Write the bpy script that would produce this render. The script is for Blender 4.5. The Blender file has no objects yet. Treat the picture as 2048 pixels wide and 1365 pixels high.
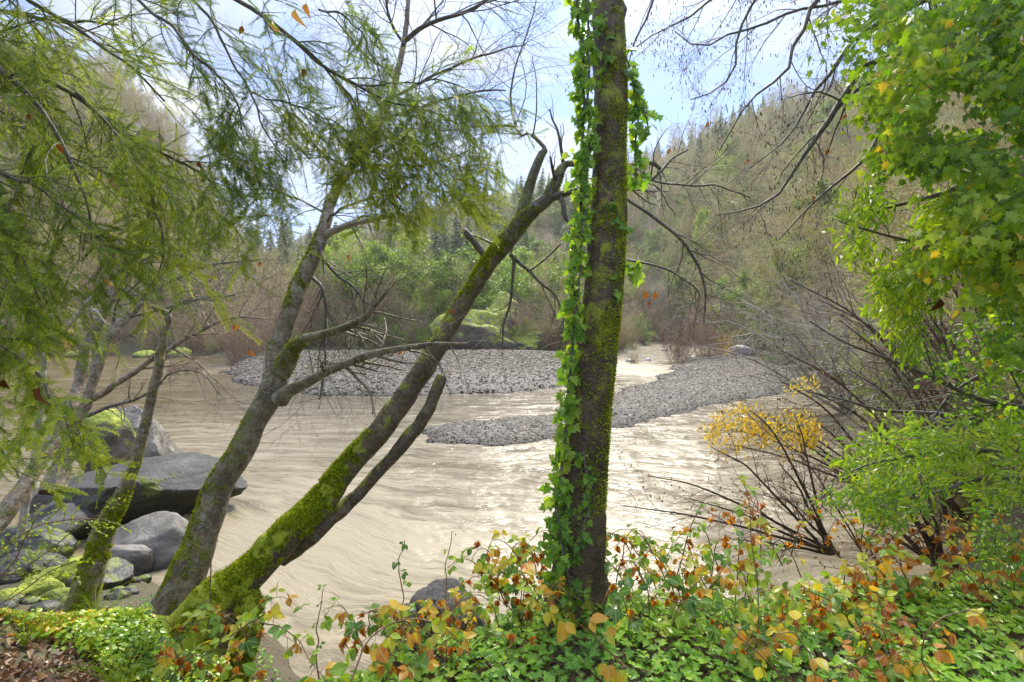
import bpy, math, random
import numpy as np
from mathutils import Vector, Matrix
R = math.radians
rng = np.random.default_rng(7)
random.seed(7)
sc = bpy.context.scene
col = sc.collection

# ------------------------------------------------------------------ camera
CAM = np.array([0.0, 0.0, 3.6])
F = 1024.0                     # focal length in pixels of the 2048 px wide photograph
PITCH = R(-1.8)
cd = bpy.data.cameras.new('camera'); cam = bpy.data.objects.new('camera', cd); col.objects.link(cam)
cd.lens = 18; cd.sensor_width = 36; cd.clip_start = 0.05; cd.clip_end = 3000
cam.location = CAM; cam.rotation_euler = (R(90) + PITCH, 0, 0)
sc.camera = cam
FWD = np.array([0, math.cos(PITCH), math.sin(PITCH)]); UP = np.array([0, -math.sin(PITCH), math.cos(PITCH)])

# ------------------------------------------------------------------ sky and sun
SUN_EL, SUN_AZ = R(46), R(11)          # azimuth to the right of +Y
wd = bpy.data.worlds.new('World'); sc.world = wd; wd.use_nodes = True
wn = wd.node_tree; wn.nodes.clear()
def wnode(t, **k):
    n = wn.nodes.new(t)
    for a, b in k.items(): setattr(n, a, b)
    return n
sky = wnode('ShaderNodeTexSky', sky_type='NISHITA', sun_disc=False, sun_elevation=SUN_EL, sun_rotation=SUN_AZ, air_density=1.0, dust_density=.3, ozone_density=1.5)
tc = wnode('ShaderNodeTexCoord'); mp = wnode('ShaderNodeMapping'); mp.inputs['Scale'].default_value = (1.0, 1.0, 3.2); mp.inputs['Rotation'].default_value = (0.25, 0.35, 0.2)
cn = wnode('ShaderNodeTexNoise'); cn.inputs['Scale'].default_value = 2.3; cn.inputs['Detail'].default_value = 7; cn.inputs['Roughness'].default_value = 0.56; cn.inputs['Distortion'].default_value = 0.6
cr = wnode('ShaderNodeValToRGB'); cr.color_ramp.elements[0].position = 0.40; cr.color_ramp.elements[1].position = 0.68
cr.color_ramp.elements[0].color = (0.22, 0.22, 0.22, 1); cr.color_ramp.elements[1].color = (0.96, 0.96, 0.96, 1)
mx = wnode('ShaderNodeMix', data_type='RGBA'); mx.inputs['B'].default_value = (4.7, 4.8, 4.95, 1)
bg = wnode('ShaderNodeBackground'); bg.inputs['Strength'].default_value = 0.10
wo = wnode('ShaderNodeOutputWorld')
L = wn.links.new
L(tc.outputs['Generated'], mp.inputs['Vector']); L(mp.outputs[0], cn.inputs['Vector']); L(cn.outputs['Fac'], cr.inputs['Fac'])
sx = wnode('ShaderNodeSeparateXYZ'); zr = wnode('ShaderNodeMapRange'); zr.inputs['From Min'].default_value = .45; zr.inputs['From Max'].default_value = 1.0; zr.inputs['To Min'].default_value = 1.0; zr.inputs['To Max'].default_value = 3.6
vm = wnode('ShaderNodeVectorMath', operation='SCALE')   # sky brighter overhead, as when overcast, and boosted there as unseen fill light
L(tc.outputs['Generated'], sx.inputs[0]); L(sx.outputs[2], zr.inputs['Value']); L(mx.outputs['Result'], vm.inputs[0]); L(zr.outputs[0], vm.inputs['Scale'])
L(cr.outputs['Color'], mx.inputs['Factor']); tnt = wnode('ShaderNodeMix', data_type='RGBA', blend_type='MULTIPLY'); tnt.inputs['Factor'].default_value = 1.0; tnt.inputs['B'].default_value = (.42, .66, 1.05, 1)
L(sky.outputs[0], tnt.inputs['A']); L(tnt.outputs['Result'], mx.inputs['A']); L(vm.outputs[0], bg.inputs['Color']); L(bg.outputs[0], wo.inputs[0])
sl = bpy.data.lights.new('sun', 'SUN'); so = bpy.data.objects.new('sun', sl); col.objects.link(so)
sl.energy = 3.8; sl.angle = R(10.0); sl.color = (1.0, 0.92, 0.78)
sdir = Vector((math.cos(SUN_EL) * math.sin(SUN_AZ), math.cos(SUN_EL) * math.cos(SUN_AZ), math.sin(SUN_EL)))
so.rotation_euler = sdir.to_track_quat('Z', 'Y').to_euler(); so.location = (20, 60, 50)
sc.view_settings.view_transform = 'Standard'; sc.view_settings.look = 'None'; sc.view_settings.exposure = 1.08; sc.view_settings.gamma = 1
cy = sc.cycles
cy.max_bounces = 6; cy.diffuse_bounces = 3; cy.glossy_bounces = 2; cy.transmission_bounces = 4; cy.volume_bounces = 0; cy.transparent_max_bounces = 8
cy.caustics_reflective = False; cy.caustics_refractive = False; cy.sample_clamp_indirect = 4

# ------------------------------------------------------------------ maths helpers
def P3(px, py, d):
    "point seen at photograph pixel (px, py) at depth d metres"
    x = (px - 1024) / F; y = -(py - 682.5) / F
    return CAM + d * (FWD + np.array([x, 0, 0]) + y * UP)
def G3(px, py, z=0.0):
    v = P3(px, py, 1.0) - CAM
    return CAM + v * ((z - CAM[2]) / v[2])
def nrm(v): return v / (np.linalg.norm(v, axis=-1, keepdims=True) + 1e-12)
def hash3(i, j, k):
    n = (i.astype(np.int64) * 374761393 + j.astype(np.int64) * 668265263 + k.astype(np.int64) * 2147483647 % 1013904223) & 0x7fffffff
    n = ((n ^ (n >> 13)) * 1274126177) & 0x7fffffff
    return ((n ^ (n >> 16)) & 0xffff) / 65535.0
def vnoise(p):
    p = np.asarray(p, float); i = np.floor(p).astype(np.int64); f = p - i; f = f * f * (3 - 2 * f)
    r = 0
    for a in (0, 1):
        for b in (0, 1):
            for c in (0, 1):
                w = (f[..., 0] if a else 1 - f[..., 0]) * (f[..., 1] if b else 1 - f[..., 1]) * (f[..., 2] if c else 1 - f[..., 2])
                r = r + w * hash3(i[..., 0] + a, i[..., 1] + b, i[..., 2] + c)
    return r * 2 - 1
def fbm(p, o=4, lac=2.1, g=0.5):
    p = np.asarray(p, float); s = 0; a = 1.0; t = 0
    for k in range(o):
        s = s + a * vnoise(p + 17.3 * k); t += a; p = p * lac; a *= g
    return s / t
def fbm2(x, y, z=0.0, o=4): return fbm(np.stack([x, y, np.zeros_like(x) + z], -1), o)
def sstep(a, b, x):
    t = np.clip((x - a) / (b - a), 0, 1); return t * t * (3 - 2 * t)
def frames(x, up=None):
    "orthonormal frames (K,3,3) with columns x, y, z; z leans to up"
    x = nrm(x)
    if up is None: up = np.zeros_like(x) + [0, 0, 1.0]
    y = np.cross(up, x); bad = np.linalg.norm(y, axis=-1) < 1e-4
    y[bad] = np.cross(np.array([1.0, 0.1, 0.2]), x[bad])
    y = nrm(y); z = np.cross(x, y)
    return np.stack([x, y, z], -1)
def rand_dirs(k):
    return nrm(rng.normal(size=(k, 3)))
def poly_resample(pts, n):
    pts = np.asarray(pts, float)
    # Catmull-Rom smoothing, then equal spacing
    q = np.vstack([2 * pts[0] - pts[1], pts, 2 * pts[-1] - pts[-2]]); out = []
    for i in range(1, len(q) - 2):
        for t in np.linspace(0, 1, 12, endpoint=False):
            out.append(0.5 * ((2 * q[i]) + (-q[i - 1] + q[i + 1]) * t + (2 * q[i - 1] - 5 * q[i] + 4 * q[i + 1] - q[i + 2]) * t * t + (-q[i - 1] + 3 * q[i] - 3 * q[i + 1] + q[i + 2]) * t ** 3))
    out.append(q[-2]); out = np.array(out)
    d = np.r_[0, np.cumsum(np.linalg.norm(np.diff(out[:, :3], axis=0), axis=1))]
    t = np.linspace(0, d[-1], n)
    return np.stack([np.interp(t, d, out[:, k]) for k in range(out.shape[1])], -1)
def pxline(pts, n, wob=0.0):
    """pts: (px, py, width_px, depth) -> points (n,3), radii (n)"""
    a = np.array([list(P3(x, y, d)) + [w / 2 / F * d] for x, y, w, d in pts])
    r = poly_resample(a, n)
    p = r[:, :3]
    if wob:
        s = np.arange(n)[:, None] * 0.37 + rng.uniform(0, 99)
        p = p + wob * np.concatenate([vnoise(np.hstack([s, s * 0 + k * 9.1, s * 0])) [:, None] for k in range(3)], 1)
    return p, np.maximum(r[:, 3], 0.0008)

# ------------------------------------------------------------------ mesh accumulator
class MB:
    def __init__(s): s.v = []; s.f = []; s.t = []; s.b = []; s.mi = []; s.n = 0
    def add(s, v, f, tint=0.5, bc=None, mi=0):
        v = np.asarray(v, float).reshape(-1, 3); f = np.asarray(f, np.int64)
        if f.shape[1] == 4: f = np.vstack([f[:, [0, 1, 2]], f[:, [0, 2, 3]]])
        s.v.append(v); s.f.append(f + s.n); s.n += len(v)
        s.t.append(np.zeros(len(v)) + tint); s.b.append(v if bc is None else np.asarray(bc).reshape(-1, 3)); s.mi.append(np.zeros(len(f), int) + mi)
    def tubes(s, P, Rr, sides=4, tint=0.5, cap=False, squash=None, mi=0):
        P = np.asarray(P, float); Rr = np.asarray(Rr, float)
        if P.ndim == 2: P = P[None]; Rr = Rr[None]
        K, n, _ = P.shape
        if K == 0: return
        T = np.empty_like(P); T[:, 1:-1] = P[:, 2:] - P[:, :-2]; T[:, 0] = P[:, 1] - P[:, 0]; T[:, -1] = P[:, -1] - P[:, -2]; T = nrm(T)
        ref = np.zeros((K, 3)); avg = nrm(P[:, -1] - P[:, 0] + 1e-9)
        ax = np.argmin(np.abs(avg), axis=1); ref[np.arange(K), ax] = 1
        U = nrm(np.cross(ref[:, None, :], T)); V = np.cross(T, U)
        a = np.arange(sides) * 2 * np.pi / sides
        ca, sa = np.cos(a), np.sin(a)
        ring = P[:, :, None, :] + Rr[:, :, None, None] * (ca[None, None, :, None] * U[:, :, None, :] + sa[None, None, :, None] * V[:, :, None, :])
        seg = np.r_['1', np.zeros((K, 1)), np.cumsum(np.linalg.norm(np.diff(P, axis=1), axis=2), axis=1)]
        off = rng.uniform(0, 50, (K, 1, 1))
        bc = np.stack([ca[None, None, :] * Rr[:, :, None] + off, sa[None, None, :] * Rr[:, :, None] + 0 * off, seg[:, :, None] + np.zeros((1, 1, sides)) + off], -1)
        base = (np.arange(K) * n * sides)[:, None, None]; i = np.arange(n - 1)[None, :, None]; j = np.arange(sides)[None, None, :]; j2 = (j + 1) % sides
        A = base + i * sides + j; B = base + i * sides + j2; C = B + sides; D = A + sides
        f = np.stack([A, B, C, D], -1).reshape(-1, 4)
        tt = tint if np.isscalar(tint) else np.repeat(np.asarray(tint), n * sides)
        s.add(ring, f, tt, bc, mi)
        if cap:
            e = base[:, 0, 0] + (n - 1) * sides
            v0 = s.n - K * n * sides
            ff = np.array([[v0 + e[k], v0 + e[k] + q, v0 + e[k] + q + 1] for k in range(K) for q in range(1, sides - 1)])
            s.f.append(ff); s.mi.append(np.zeros(len(ff), int) + mi)
    def inst(s, tv, tf, pos, M, scale, tint=0.5, mi=0):
        pos = np.asarray(pos, float); K = len(pos)
        if K == 0: return
        scale = np.zeros(K) + scale if np.ndim(scale) < 2 else scale
        sv = tv[None] * (scale[:, None, None] if scale.ndim == 1 else scale[:, None, :])
        v = np.einsum('kij,knj->kni', M, sv) + pos[:, None, :]
        f = tf[None] + (np.arange(K) * len(tv))[:, None, None]
        tt = np.repeat(np.zeros(K) + tint, len(tv))
        bc = np.tile(tv, (K, 1))
        s.add(v, f.reshape(-1, tf.shape[1]), tt, bc, mi)
    def mesh(s, name, mats, origin=(0, 0, 0), smooth=False, flat_idx=()):
        me = bpy.data.meshes.new(name)
        v = (np.vstack(s.v) - np.array(origin)).astype(np.float32); f = np.vstack(s.f).astype(np.int32)
        me.vertices.add(len(v)); me.vertices.foreach_set('co', v.ravel())
        me.loops.add(f.size); me.loops.foreach_set('vertex_index', f.ravel())
        me.polygons.add(len(f)); me.polygons.foreach_set('loop_start', np.arange(0, f.size, 3, dtype=np.int32))
        if not isinstance(mats, (list, tuple)): mats = [mats]
        for m in mats: me.materials.append(m)
        if len(mats) > 1: me.polygons.foreach_set('material_index', np.concatenate(s.mi).astype(np.int32))
        me.update(calc_edges=True)
        a = me.attributes.new('tint', 'FLOAT', 'POINT'); a.data.foreach_set('value', np.concatenate(s.t).astype(np.float32))
        a = me.attributes.new('bc', 'FLOAT_VECTOR', 'POINT'); a.data.foreach_set('vector', np.vstack(s.b).astype(np.float32).ravel())
        if smooth: me.polygons.foreach_set('use_smooth', np.ones(len(f), bool))
        else: me.polygons.foreach_set('use_smooth', np.zeros(len(f), bool))
        me.update()
        return me
    def build(s, name, mats, parent=None, origin=(0, 0, 0), smooth=False):
        o = bpy.data.objects.new(name, s.mesh(name, mats, origin, smooth)); col.objects.link(o)
        if parent is not None: o.parent = parent
        else: o.location = origin
        return o
def tag(o, label=None, cat=None, group=None, kind=None):
    if label: o['label'] = label
    if cat: o['category'] = cat
    if group: o['group'] = group
    if kind: o['kind'] = kind
    return o
def thing(name, label, cat, loc=(0, 0, 0), group=None):
    o = bpy.data.objects.new(name, None); col.objects.link(o); o.empty_display_size = 0.2
    o.location = tuple(float(q) for q in loc)
    return tag(o, label, cat, group)

# ------------------------------------------------------------------ growth
def grow(P, Rr, m, t0=0.2, t1=1.0, ang=(30, 60), lf=0.5, ln=None, n=5, wander=0.12, trop=(0, 0, 0.0), rf=0.5, rmin=0.001, jit=0.4):
    """m children per parent polyline. P (K,n,3)"""
    P = np.asarray(P); Rr = np.asarray(Rr)
    if P.ndim == 2: P = P[None]; Rr = Rr[None]
    K, N, _ = P.shape
    plen = np.linalg.norm(np.diff(P, axis=1), axis=2).sum(1)
    idx = np.repeat(np.arange(K), m); k = len(idx)
    t = np.tile((np.arange(m) + 0.5) / m, K) + rng.uniform(-0.5, 0.5, k) / m
    t = t0 + (t1 - t0) * np.clip(t, 0, 1)
    u = t * (N - 1); i = np.minimum(u.astype(int), N - 2); w = (u - i)[:, None]
    p = P[idx, i] * (1 - w) + P[idx, i + 1] * w
    r = (Rr[idx, i] * (1 - w[:, 0]) + Rr[idx, i + 1] * w[:, 0])
    T = nrm(P[idx, i + 1] - P[idx, i])
    q = nrm(np.cross(T, rand_dirs(k)))
    a = np.radians(rng.uniform(ang[0], ang[1], k))[:, None]
    d = nrm(np.cos(a) * T + np.sin(a) * q)
    if ln is None: Ln = lf * plen[idx] * (1 - 0.55 * t)
    else: Ln = np.zeros(k) + ln
    Ln = Ln * rng.uniform(1 - jit, 1 + jit, k)
    out = np.empty((k, n, 3)); out[:, 0] = p; st = (Ln / (n - 1))[:, None]
    tr = np.asarray(trop, float)
    for s_ in range(1, n):
        d = nrm(d + wander * rng.normal(size=(k, 3)) + tr)
        out[:, s_] = out[:, s_ - 1] + st * d
    r0 = np.maximum(r * rf, rmin)
    rr = r0[:, None] * np.linspace(1, 0.35, n)[None]
    return out, np.maximum(rr, rmin * 0.6)
def sample_on(P, per, t0=0.1, t1=1.0):
    K, N, _ = P.shape
    idx = np.repeat(np.arange(K), per); k = len(idx)
    t = np.tile((np.arange(per) + 0.5) / per, K) + rng.uniform(-0.4, 0.4, k) / per
    u = (t0 + (t1 - t0) * np.clip(t, 0, 1)) * (N - 1); i = np.minimum(u.astype(int), N - 2); w = (u - i)[:, None]
    return P[idx, i] * (1 - w) + P[idx, i + 1] * w, nrm(P[idx, i + 1] - P[idx, i]), idx, t

# ------------------------------------------------------------------ leaf templates (x = length axis, z = upper side)
def fan(outline, fold=0.12, drop=0.15):
    o = np.array(outline, float)
    c = np.array([[o[:, 0].mean(), 0.0]])
    v = np.vstack([c, o]); z = np.abs(v[:, 1]) * fold - drop * v[:, 0] ** 2
    v = np.c_[v, z]; n = len(o)
    f = np.array([[0, 1 + i, 1 + (i + 1) % n] for i in range(n)])
    return v, f
IVY = fan([(0, 0), (-.12, .22), (.08, .48), (.30, .24), (.42, .45), (.58, .22), (1.0, 0), (.58, -.22), (.42, -.45), (.30, -.24), (.08, -.48), (-.12, -.22)], .18, .16)
MAPLE = fan([(0, 0), (-.10, .30), (.10, .26), (.20, .60), (.42, .34), (.62, .46), (.66, .18), (1.05, 0), (.66, -.18), (.62, -.46), (.42, -.34), (.20, -.60), (.10, -.26), (-.10, -.30)], .16, .2)
def strip(ws, fold=0.15, drop=0.2):
    n = len(ws); x = np.linspace(0, 1, n); v = []; f = []
    for i in range(n):
        z = -drop * x[i] ** 2
        v += [(x[i], ws[i], z + fold * ws[i]), (x[i], 0, z), (x[i], -ws[i], z + fold * ws[i])]
    for i in range(n - 1):
        a = i * 3; f += [(a, a + 3, a + 4, a + 1), (a + 1, a + 4, a + 5, a + 2)]
    v = np.array(v, float); f = np.array(f)
    return v, np.vstack([f[:, [0, 1, 2]], f[:, [0, 2, 3]]])
OVATE = strip([.03, .24, .34, .35, .28, .15, .0], .16, .26)
DEAD = strip([.02, .22, .30, .24, .12, .0], 1.1, .7)
LANCE = strip([.01, .11, .10, .0], .3, .2)
BLADE = strip([.012, .012, .009, .0], .2, .45)
NEEDLE = (np.array([[0, .07, 0], [0, -.07, 0], [.75, -.085, -.03], [1.0, 0, -.06], [.75, .085, -.03]], float), np.array([[0, 1, 2], [0, 2, 4], [4, 2, 3]]))
CATKIN = (np.array([[0, .10, 0], [0, -.06, .1], [0, -.06, -.1], [.5, .14, 0], [.5, -.08, .13], [.5, -.08, -.13], [1, 0, 0]], float),
          np.array([[0, 1, 4], [0, 4, 3], [1, 2, 5], [1, 5, 4], [2, 0, 3], [2, 3, 5], [3, 4, 6], [4, 5, 6], [5, 3, 6]]))
def icos(sub=1):
    import bmesh
    bm = bmesh.new(); bmesh.ops.create_icosphere(bm, subdivisions=sub, radius=1.0)
    v = np.array([q.co[:] for q in bm.verts]); f = np.array([[q.index for q in g.verts] for g in bm.faces]); bm.free(); return v, f
ICO0 = icos(1); ICO2 = icos(2); ICO5 = icos(5); ICO6 = icos(6)

# ------------------------------------------------------------------ materials
class NT:
    def __init__(s, name):
        s.m = bpy.data.materials.new(name); s.m.use_nodes = True; s.t = s.m.node_tree; s.t.nodes.clear()
        s.out = s.t.nodes.new('ShaderNodeOutputMaterial')
    def n(s, t, ins=None, **k):
        q = s.t.nodes.new(t)
        for a, b in k.items(): setattr(q, a, b)
        for a, b in (ins or {}).items():
            if hasattr(b, 'is_output') or isinstance(b, bpy.types.NodeSocket): s.t.links.new(b, q.inputs[a])
            else: q.inputs[a].default_value = b
        return q
    def attr(s, name): return s.n('ShaderNodeAttribute', attribute_name=name)
    def noise(s, vec, scale, detail=4, rough=.55, dist=0, stretch=None):
        if stretch is not None: vec = s.n('ShaderNodeMapping', {'Vector': vec, 'Scale': stretch}).outputs[0]
        return s.n('ShaderNodeTexNoise', {'Vector': vec, 'Scale': scale, 'Detail': detail, 'Roughness': rough, 'Distortion': dist}).outputs['Fac']
    def ramp(s, fac, stops, interp='LINEAR'):
        q = s.n('ShaderNodeValToRGB', {'Fac': fac}); e = q.color_ramp.elements; q.color_ramp.interpolation = interp
        while len(e) < len(stops): e.new(0.5)
        for el, (p, c) in zip(e, stops):
            el.position = p; el.color = (c, c, c, 1) if np.isscalar(c) else (*c, 1)
        return q.outputs['Color']
    def mix(s, fac, a, b, mode='MIX'):
        f = lambda c: (*c, 1) if isinstance(c, tuple) and len(c) == 3 else c
        return s.n('ShaderNodeMix', {'Factor': fac, 'A': f(a), 'B': f(b)}, data_type='RGBA', blend_type=mode).outputs['Result']
    def math(s, op, a, b=0.0, c=False):
        q = s.n('ShaderNodeMath', {0: a, 1: b}, operation=op); q.use_clamp = c; return q.outputs[0]
    def bump(s, h, strength=.4, dist=.02, normal=None):
        i = {'Height': h, 'Strength': strength, 'Distance': dist}
        if normal is not None: i['Normal'] = normal
        return s.n('ShaderNodeBump', i).outputs[0]
    def pbr(s, color, rough=.6, normal=None, spec=.5, **k):
        i = {'Base Color': (*color, 1) if isinstance(color, tuple) else color, 'Roughness': rough, 'Specular IOR Level': spec}
        if normal is not None: i['Normal'] = normal
        i.update(k)
        return s.n('ShaderNodeBsdfPrincipled', i).outputs[0]
    def done(s, sh): s.t.links.new(sh, s.out.inputs['Surface']); return s.m
def leaf_mat(name, stops, trans=.45, rough=.38, spec=.5, glow=(1.25, 1.3, .5), vein=0.0, var=.35):
    t = NT(name); a = t.attr('tint').outputs['Fac']
    c = t.ramp(a, stops)
    pos = t.n('ShaderNodeNewGeometry').outputs['Position']
    nz = t.noise(pos, 35, 2)
    c = t.mix(t.math('MULTIPLY', nz, var), c, (.02, .035, .01), 'MIX')
    bc = t.attr('bc').outputs['Vector']
    if vein:
        sp = t.n('ShaderNodeSeparateXYZ', {0: bc})
        w = t.n('ShaderNodeTexWave', {'Vector': bc, 'Scale': 5.5, 'Distortion': 0.6}, bands_direction='X').outputs['Fac']
        mid = t.math('LESS_THAN', t.math('ABSOLUTE', sp.outputs[1]), .025)
        c = t.mix(t.math('MULTIPLY', mid, vein), c, (.45, .5, .2)); nrmm = t.bump(w, .35, .006)
    else: nrmm = None
    tr = t.mix(1.0, c, (*glow, 1), 'MULTIPLY')
    p = t.pbr(c, rough, nrmm, spec)
    tl = t.n('ShaderNodeBsdfTranslucent', {'Color': tr}).outputs[0]
    return t.done(t.n('ShaderNodeMixShader', {0: trans, 1: p, 2: tl}).outputs[0])
def bark_mat(name, dark, light, mossc=(.075, .10, .012), moss=0.0, stretch=(1, 1, 1), scale=40, up=0.5, rough=.75, lent=0.0, lich=0.0, spec=.35):
    t = NT(name); bc = t.attr('bc').outputs['Vector']
    n1 = t.noise(bc, scale, 6, .62, .3, stretch)
    n2 = t.noise(bc, 7, 3)
    c = t.ramp(n1, [(.3, dark), (.72, light)])
    c = t.mix(t.ramp(n2, [(.4, 0.0), (.65, .55)]), c, tuple(q * .55 for q in dark))
    h = n1
    if lent:
        l = t.ramp(t.noise(bc, 60, 3, .6, 0, (.35, .35, 2.6)), [(.60, 0.0), (.66, 1.0)])
        c = t.mix(t.math('MULTIPLY', l, lent), c, tuple(min(1, q * 1.8) for q in light)); h = t.math('ADD', h, t.math('MULTIPLY', l, .3))
    if lich:
        l = t.ramp(t.noise(bc, 16, 5, .65, .5), [(.55, 0.0), (.62, 1.0)])
        c = t.mix(t.math('MULTIPLY', l, lich), c, (.33, .36, .27))
    if moss:
        nz = t.n('ShaderNodeSeparateXYZ', {0: t.n('ShaderNodeNewGeometry').outputs['Normal']}).outputs[2]
        mk = t.math('ADD', t.math('ADD', t.noise(bc, 9, 5, .65, .4), t.math('MULTIPLY', nz, .22 * up)), t.math('MULTIPLY', t.attr('tint').outputs['Fac'], moss))
        mk = t.ramp(mk, [(.72, 0.0), (.84, 1.0)])
        mc = t.mix(t.noise(bc, 90, 3), tuple(q * .35 for q in mossc), tuple(q * 1.7 for q in mossc))
        c = t.mix(mk, c, mc); h = t.math('ADD', h, t.math('MULTIPLY', mk, t.noise(bc, 160, 3)))
    return t.done(t.pbr(c, rough, t.bump(h, .8, .012), spec))
# ------------------------------------------------------------------ terrain
RIVER = np.array([(-110, 15), (-30, 9.5), (-12, 8.3), (-7, 7.6), (-4.6, 6.8), (-2.7, 5.7), (-2.0, 4.9), (-1.5, 3.7), (-.95, 4.0), (-.5, 4.5), (0, 4.55), (1, 4.6), (3, 4.8), (5, 5.6), (6.3, 7.0), (7.2, 8.5), (9, 10.5), (12, 14.7), (16, 21.7), (20, 29.5), (25, 41), (31, 57), (33, 75), (33, 112),
                  (29, 112), (27, 100), (20, 80), (13, 61), (6.3, 41), (3.2, 30.7), (-.6, 27.3), (-5.7, 26), (-10.4, 26.4), (-17, 32), (-22, 39), (-26, 48), (-38, 63), (-57, 58), (-110, 52)], float)
BAR_A = np.array([(-26, 47), (-22, 39), (-17.3, 32.3), (-10.4, 26.2), (-5.7, 25.7), (-.6, 27), (3.4, 30.4), (6.6, 41), (10, 52), (4, 62), (-10, 63), (-26, 60), (-30, 54)], float)
BAR_B = np.array([(-3.1, 17.3), (-2.3, 18.4), (-.45, 19.3), (1.7, 20.4), (5.2, 26), (9.4, 33.5), (13.6, 43), (19, 56), (25, 63), (27.5, 57), (23.2, 43), (21, 37), (14.4, 27.5), (9, 22.3), (5.2, 19.2), (3.6, 17.8), (1.2, 16), (-.8, 15.4), (-2.4, 15.8)], float)
def pdist(poly, x, y):
    "signed distance, positive inside"
    shp = x.shape; x = x.ravel(); y = y.ravel(); best = np.full(len(x), 1e9); ins = np.zeros(len(x), bool)
    for k in range(len(poly)):
        a = poly[k]; b = poly[(k + 1) % len(poly)]; e = b - a
        t = np.clip(((x - a[0]) * e[0] + (y - a[1]) * e[1]) / (e @ e), 0, 1)
        best = np.minimum(best, np.hypot(x - a[0] - t * e[0], y - a[1] - t * e[1]))
        c = ((a[1] > y) != (b[1] > y)) & (x < (b[0] - a[0]) * (y - a[1]) / (b[1] - a[1] + 1e-12) + a[0]); ins ^= c
    return np.where(ins, best, -best).reshape(shp)
def sp(x, k=4.0): return np.logaddexp(0, x / k) * k
def hfun(x, y):
    x = np.asarray(x, float); y = np.asarray(y, float)
    d = pdist(RIVER, x, y); d = d + .35 * fbm2(x * .5, y * .5, 3) * sstep(0, 3, np.abs(d)) + .16 * fbm2(x * 1.4, y * 1.4, 13)
    out = -d
    w = sstep(13, 8, y)
    left = sstep(-2.0, -3.4, x)
    hc = np.interp(out, [0, .3, 1.0, 1.5, 2.2], [0, .35, 1.3, 1.83, 1.93])
    hl = np.minimum(np.interp(y, [3.0, 3.5, 4.2, 5.2, 6.6, 7.6], [1.88, 1.5, 1.05, .75, .40, .1]), .9 * out)
    near = hc * (1 - left) + hl * left + .05 * fbm2(x * 1.3, y * 1.3, 1) + .02 * fbm2(x * 6, y * 6, 2)
    gen = .9 * (1 - np.exp(-np.maximum(out, 0) / 2.5)) + .12 * fbm2(x * .6, y * .6, 5) * sstep(0, 2, out)
    gen = gen * sstep(.6, -4, pdist(BAR_A, x, y)) - .25 * sstep(-1, 1, pdist(BAR_A, x, y))
    h = w * near + (1 - w) * gen
    xr = np.interp(y, [0, 5, 8.5, 14.7, 29.5, 57, 75, 600], [7.5, 7.2, 7.8, 12, 20, 31, 33, 33])
    r = x / np.maximum(y, 1)
    cf = np.interp(r, [-.7, -.5, -.40, -.2, 0, .3], [.08, .10, .36, .70, .90, .95])
    hill = .55 * sp(x - xr - 1.5, 2.0) * sstep(3.5, 9, y + .6 * x)
    back = .5 * sp(y - 97, 5) * cf
    lf = .62 * sp(y - 66, 3) * sstep(-.46, -.78, r) + .25 * sp(-x - 62, 5) * sstep(20, 60, y)
    hh = hill + back + lf
    hh = 125 * np.tanh(hh / 125) * (1 + .16 * fbm2(x * .018, y * .018, 9)) + 2.2 * fbm2(x * .06, y * .06, 4) * sstep(3, 20, hh)
    return np.where(d > 0, -.05 - .3 * np.minimum(d, 4), h + hh * sstep(0, 2, out))
def polar(r0, r1, nr, az0, az1, na):
    r = np.geomspace(r0, r1, nr); a = np.radians(np.linspace(az0, az1, na)); rr, aa = np.meshgrid(r, a, indexing='ij')
    X = rr * np.sin(aa); Y = rr * np.cos(aa); i = np.arange(nr - 1)[:, None]; j = np.arange(na - 1)[None]
    A = i * na + j; f = np.stack([A, A + na, A + na + 1, A + 1], -1).reshape(-1, 4)[:, ::-1]
    return X, Y, f
t = NT('soil_and_undergrowth'); pos = t.n('ShaderNodeNewGeometry').outputs['Position']
n1 = t.noise(pos, .16, 6, .6); n2 = t.noise(pos, 1.6, 6, .65); n3 = t.noise(pos, 22, 4)
c1 = t.ramp(n1, [(.35, (.075, .065, .035)), (.5, (.11, .10, .05)), (.62, (.06, .10, .025))])
c = t.mix(t.ramp(n2, [(.35, 0.0), (.7, .7)]), c1, (.10, .062, .035)); c = t.mix(t.ramp(n3, [(.4, 0.0), (.7, .6)]), c, (.035, .024, .014))
M_GROUND = t.done(t.pbr(c, .85, t.bump(t.math('ADD', n3, n2), .8, .08)))
X, Y, f = polar(.4, 900, 330, -84, 84, 430); Z = hfun(X, Y)
g = MB(); g.add(np.stack([X, Y, Z], -1), f)
X, Y, f = polar(.4, 900, 60, 84, 276, 40); Z = np.where(np.hypot(X, Y) < 12, 1.95, 2.5); Z[:, 0] = hfun(X[:, 0], Y[:, 0]); Z[:, -1] = hfun(X[:, -1], Y[:, -1])
g.add(np.stack([X, Y, Z], -1), f)
tag(g.build('ground', M_GROUND, smooth=True), 'wooded valley ground with brown earth banks and hillsides', 'ground', kind='structure')

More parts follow.
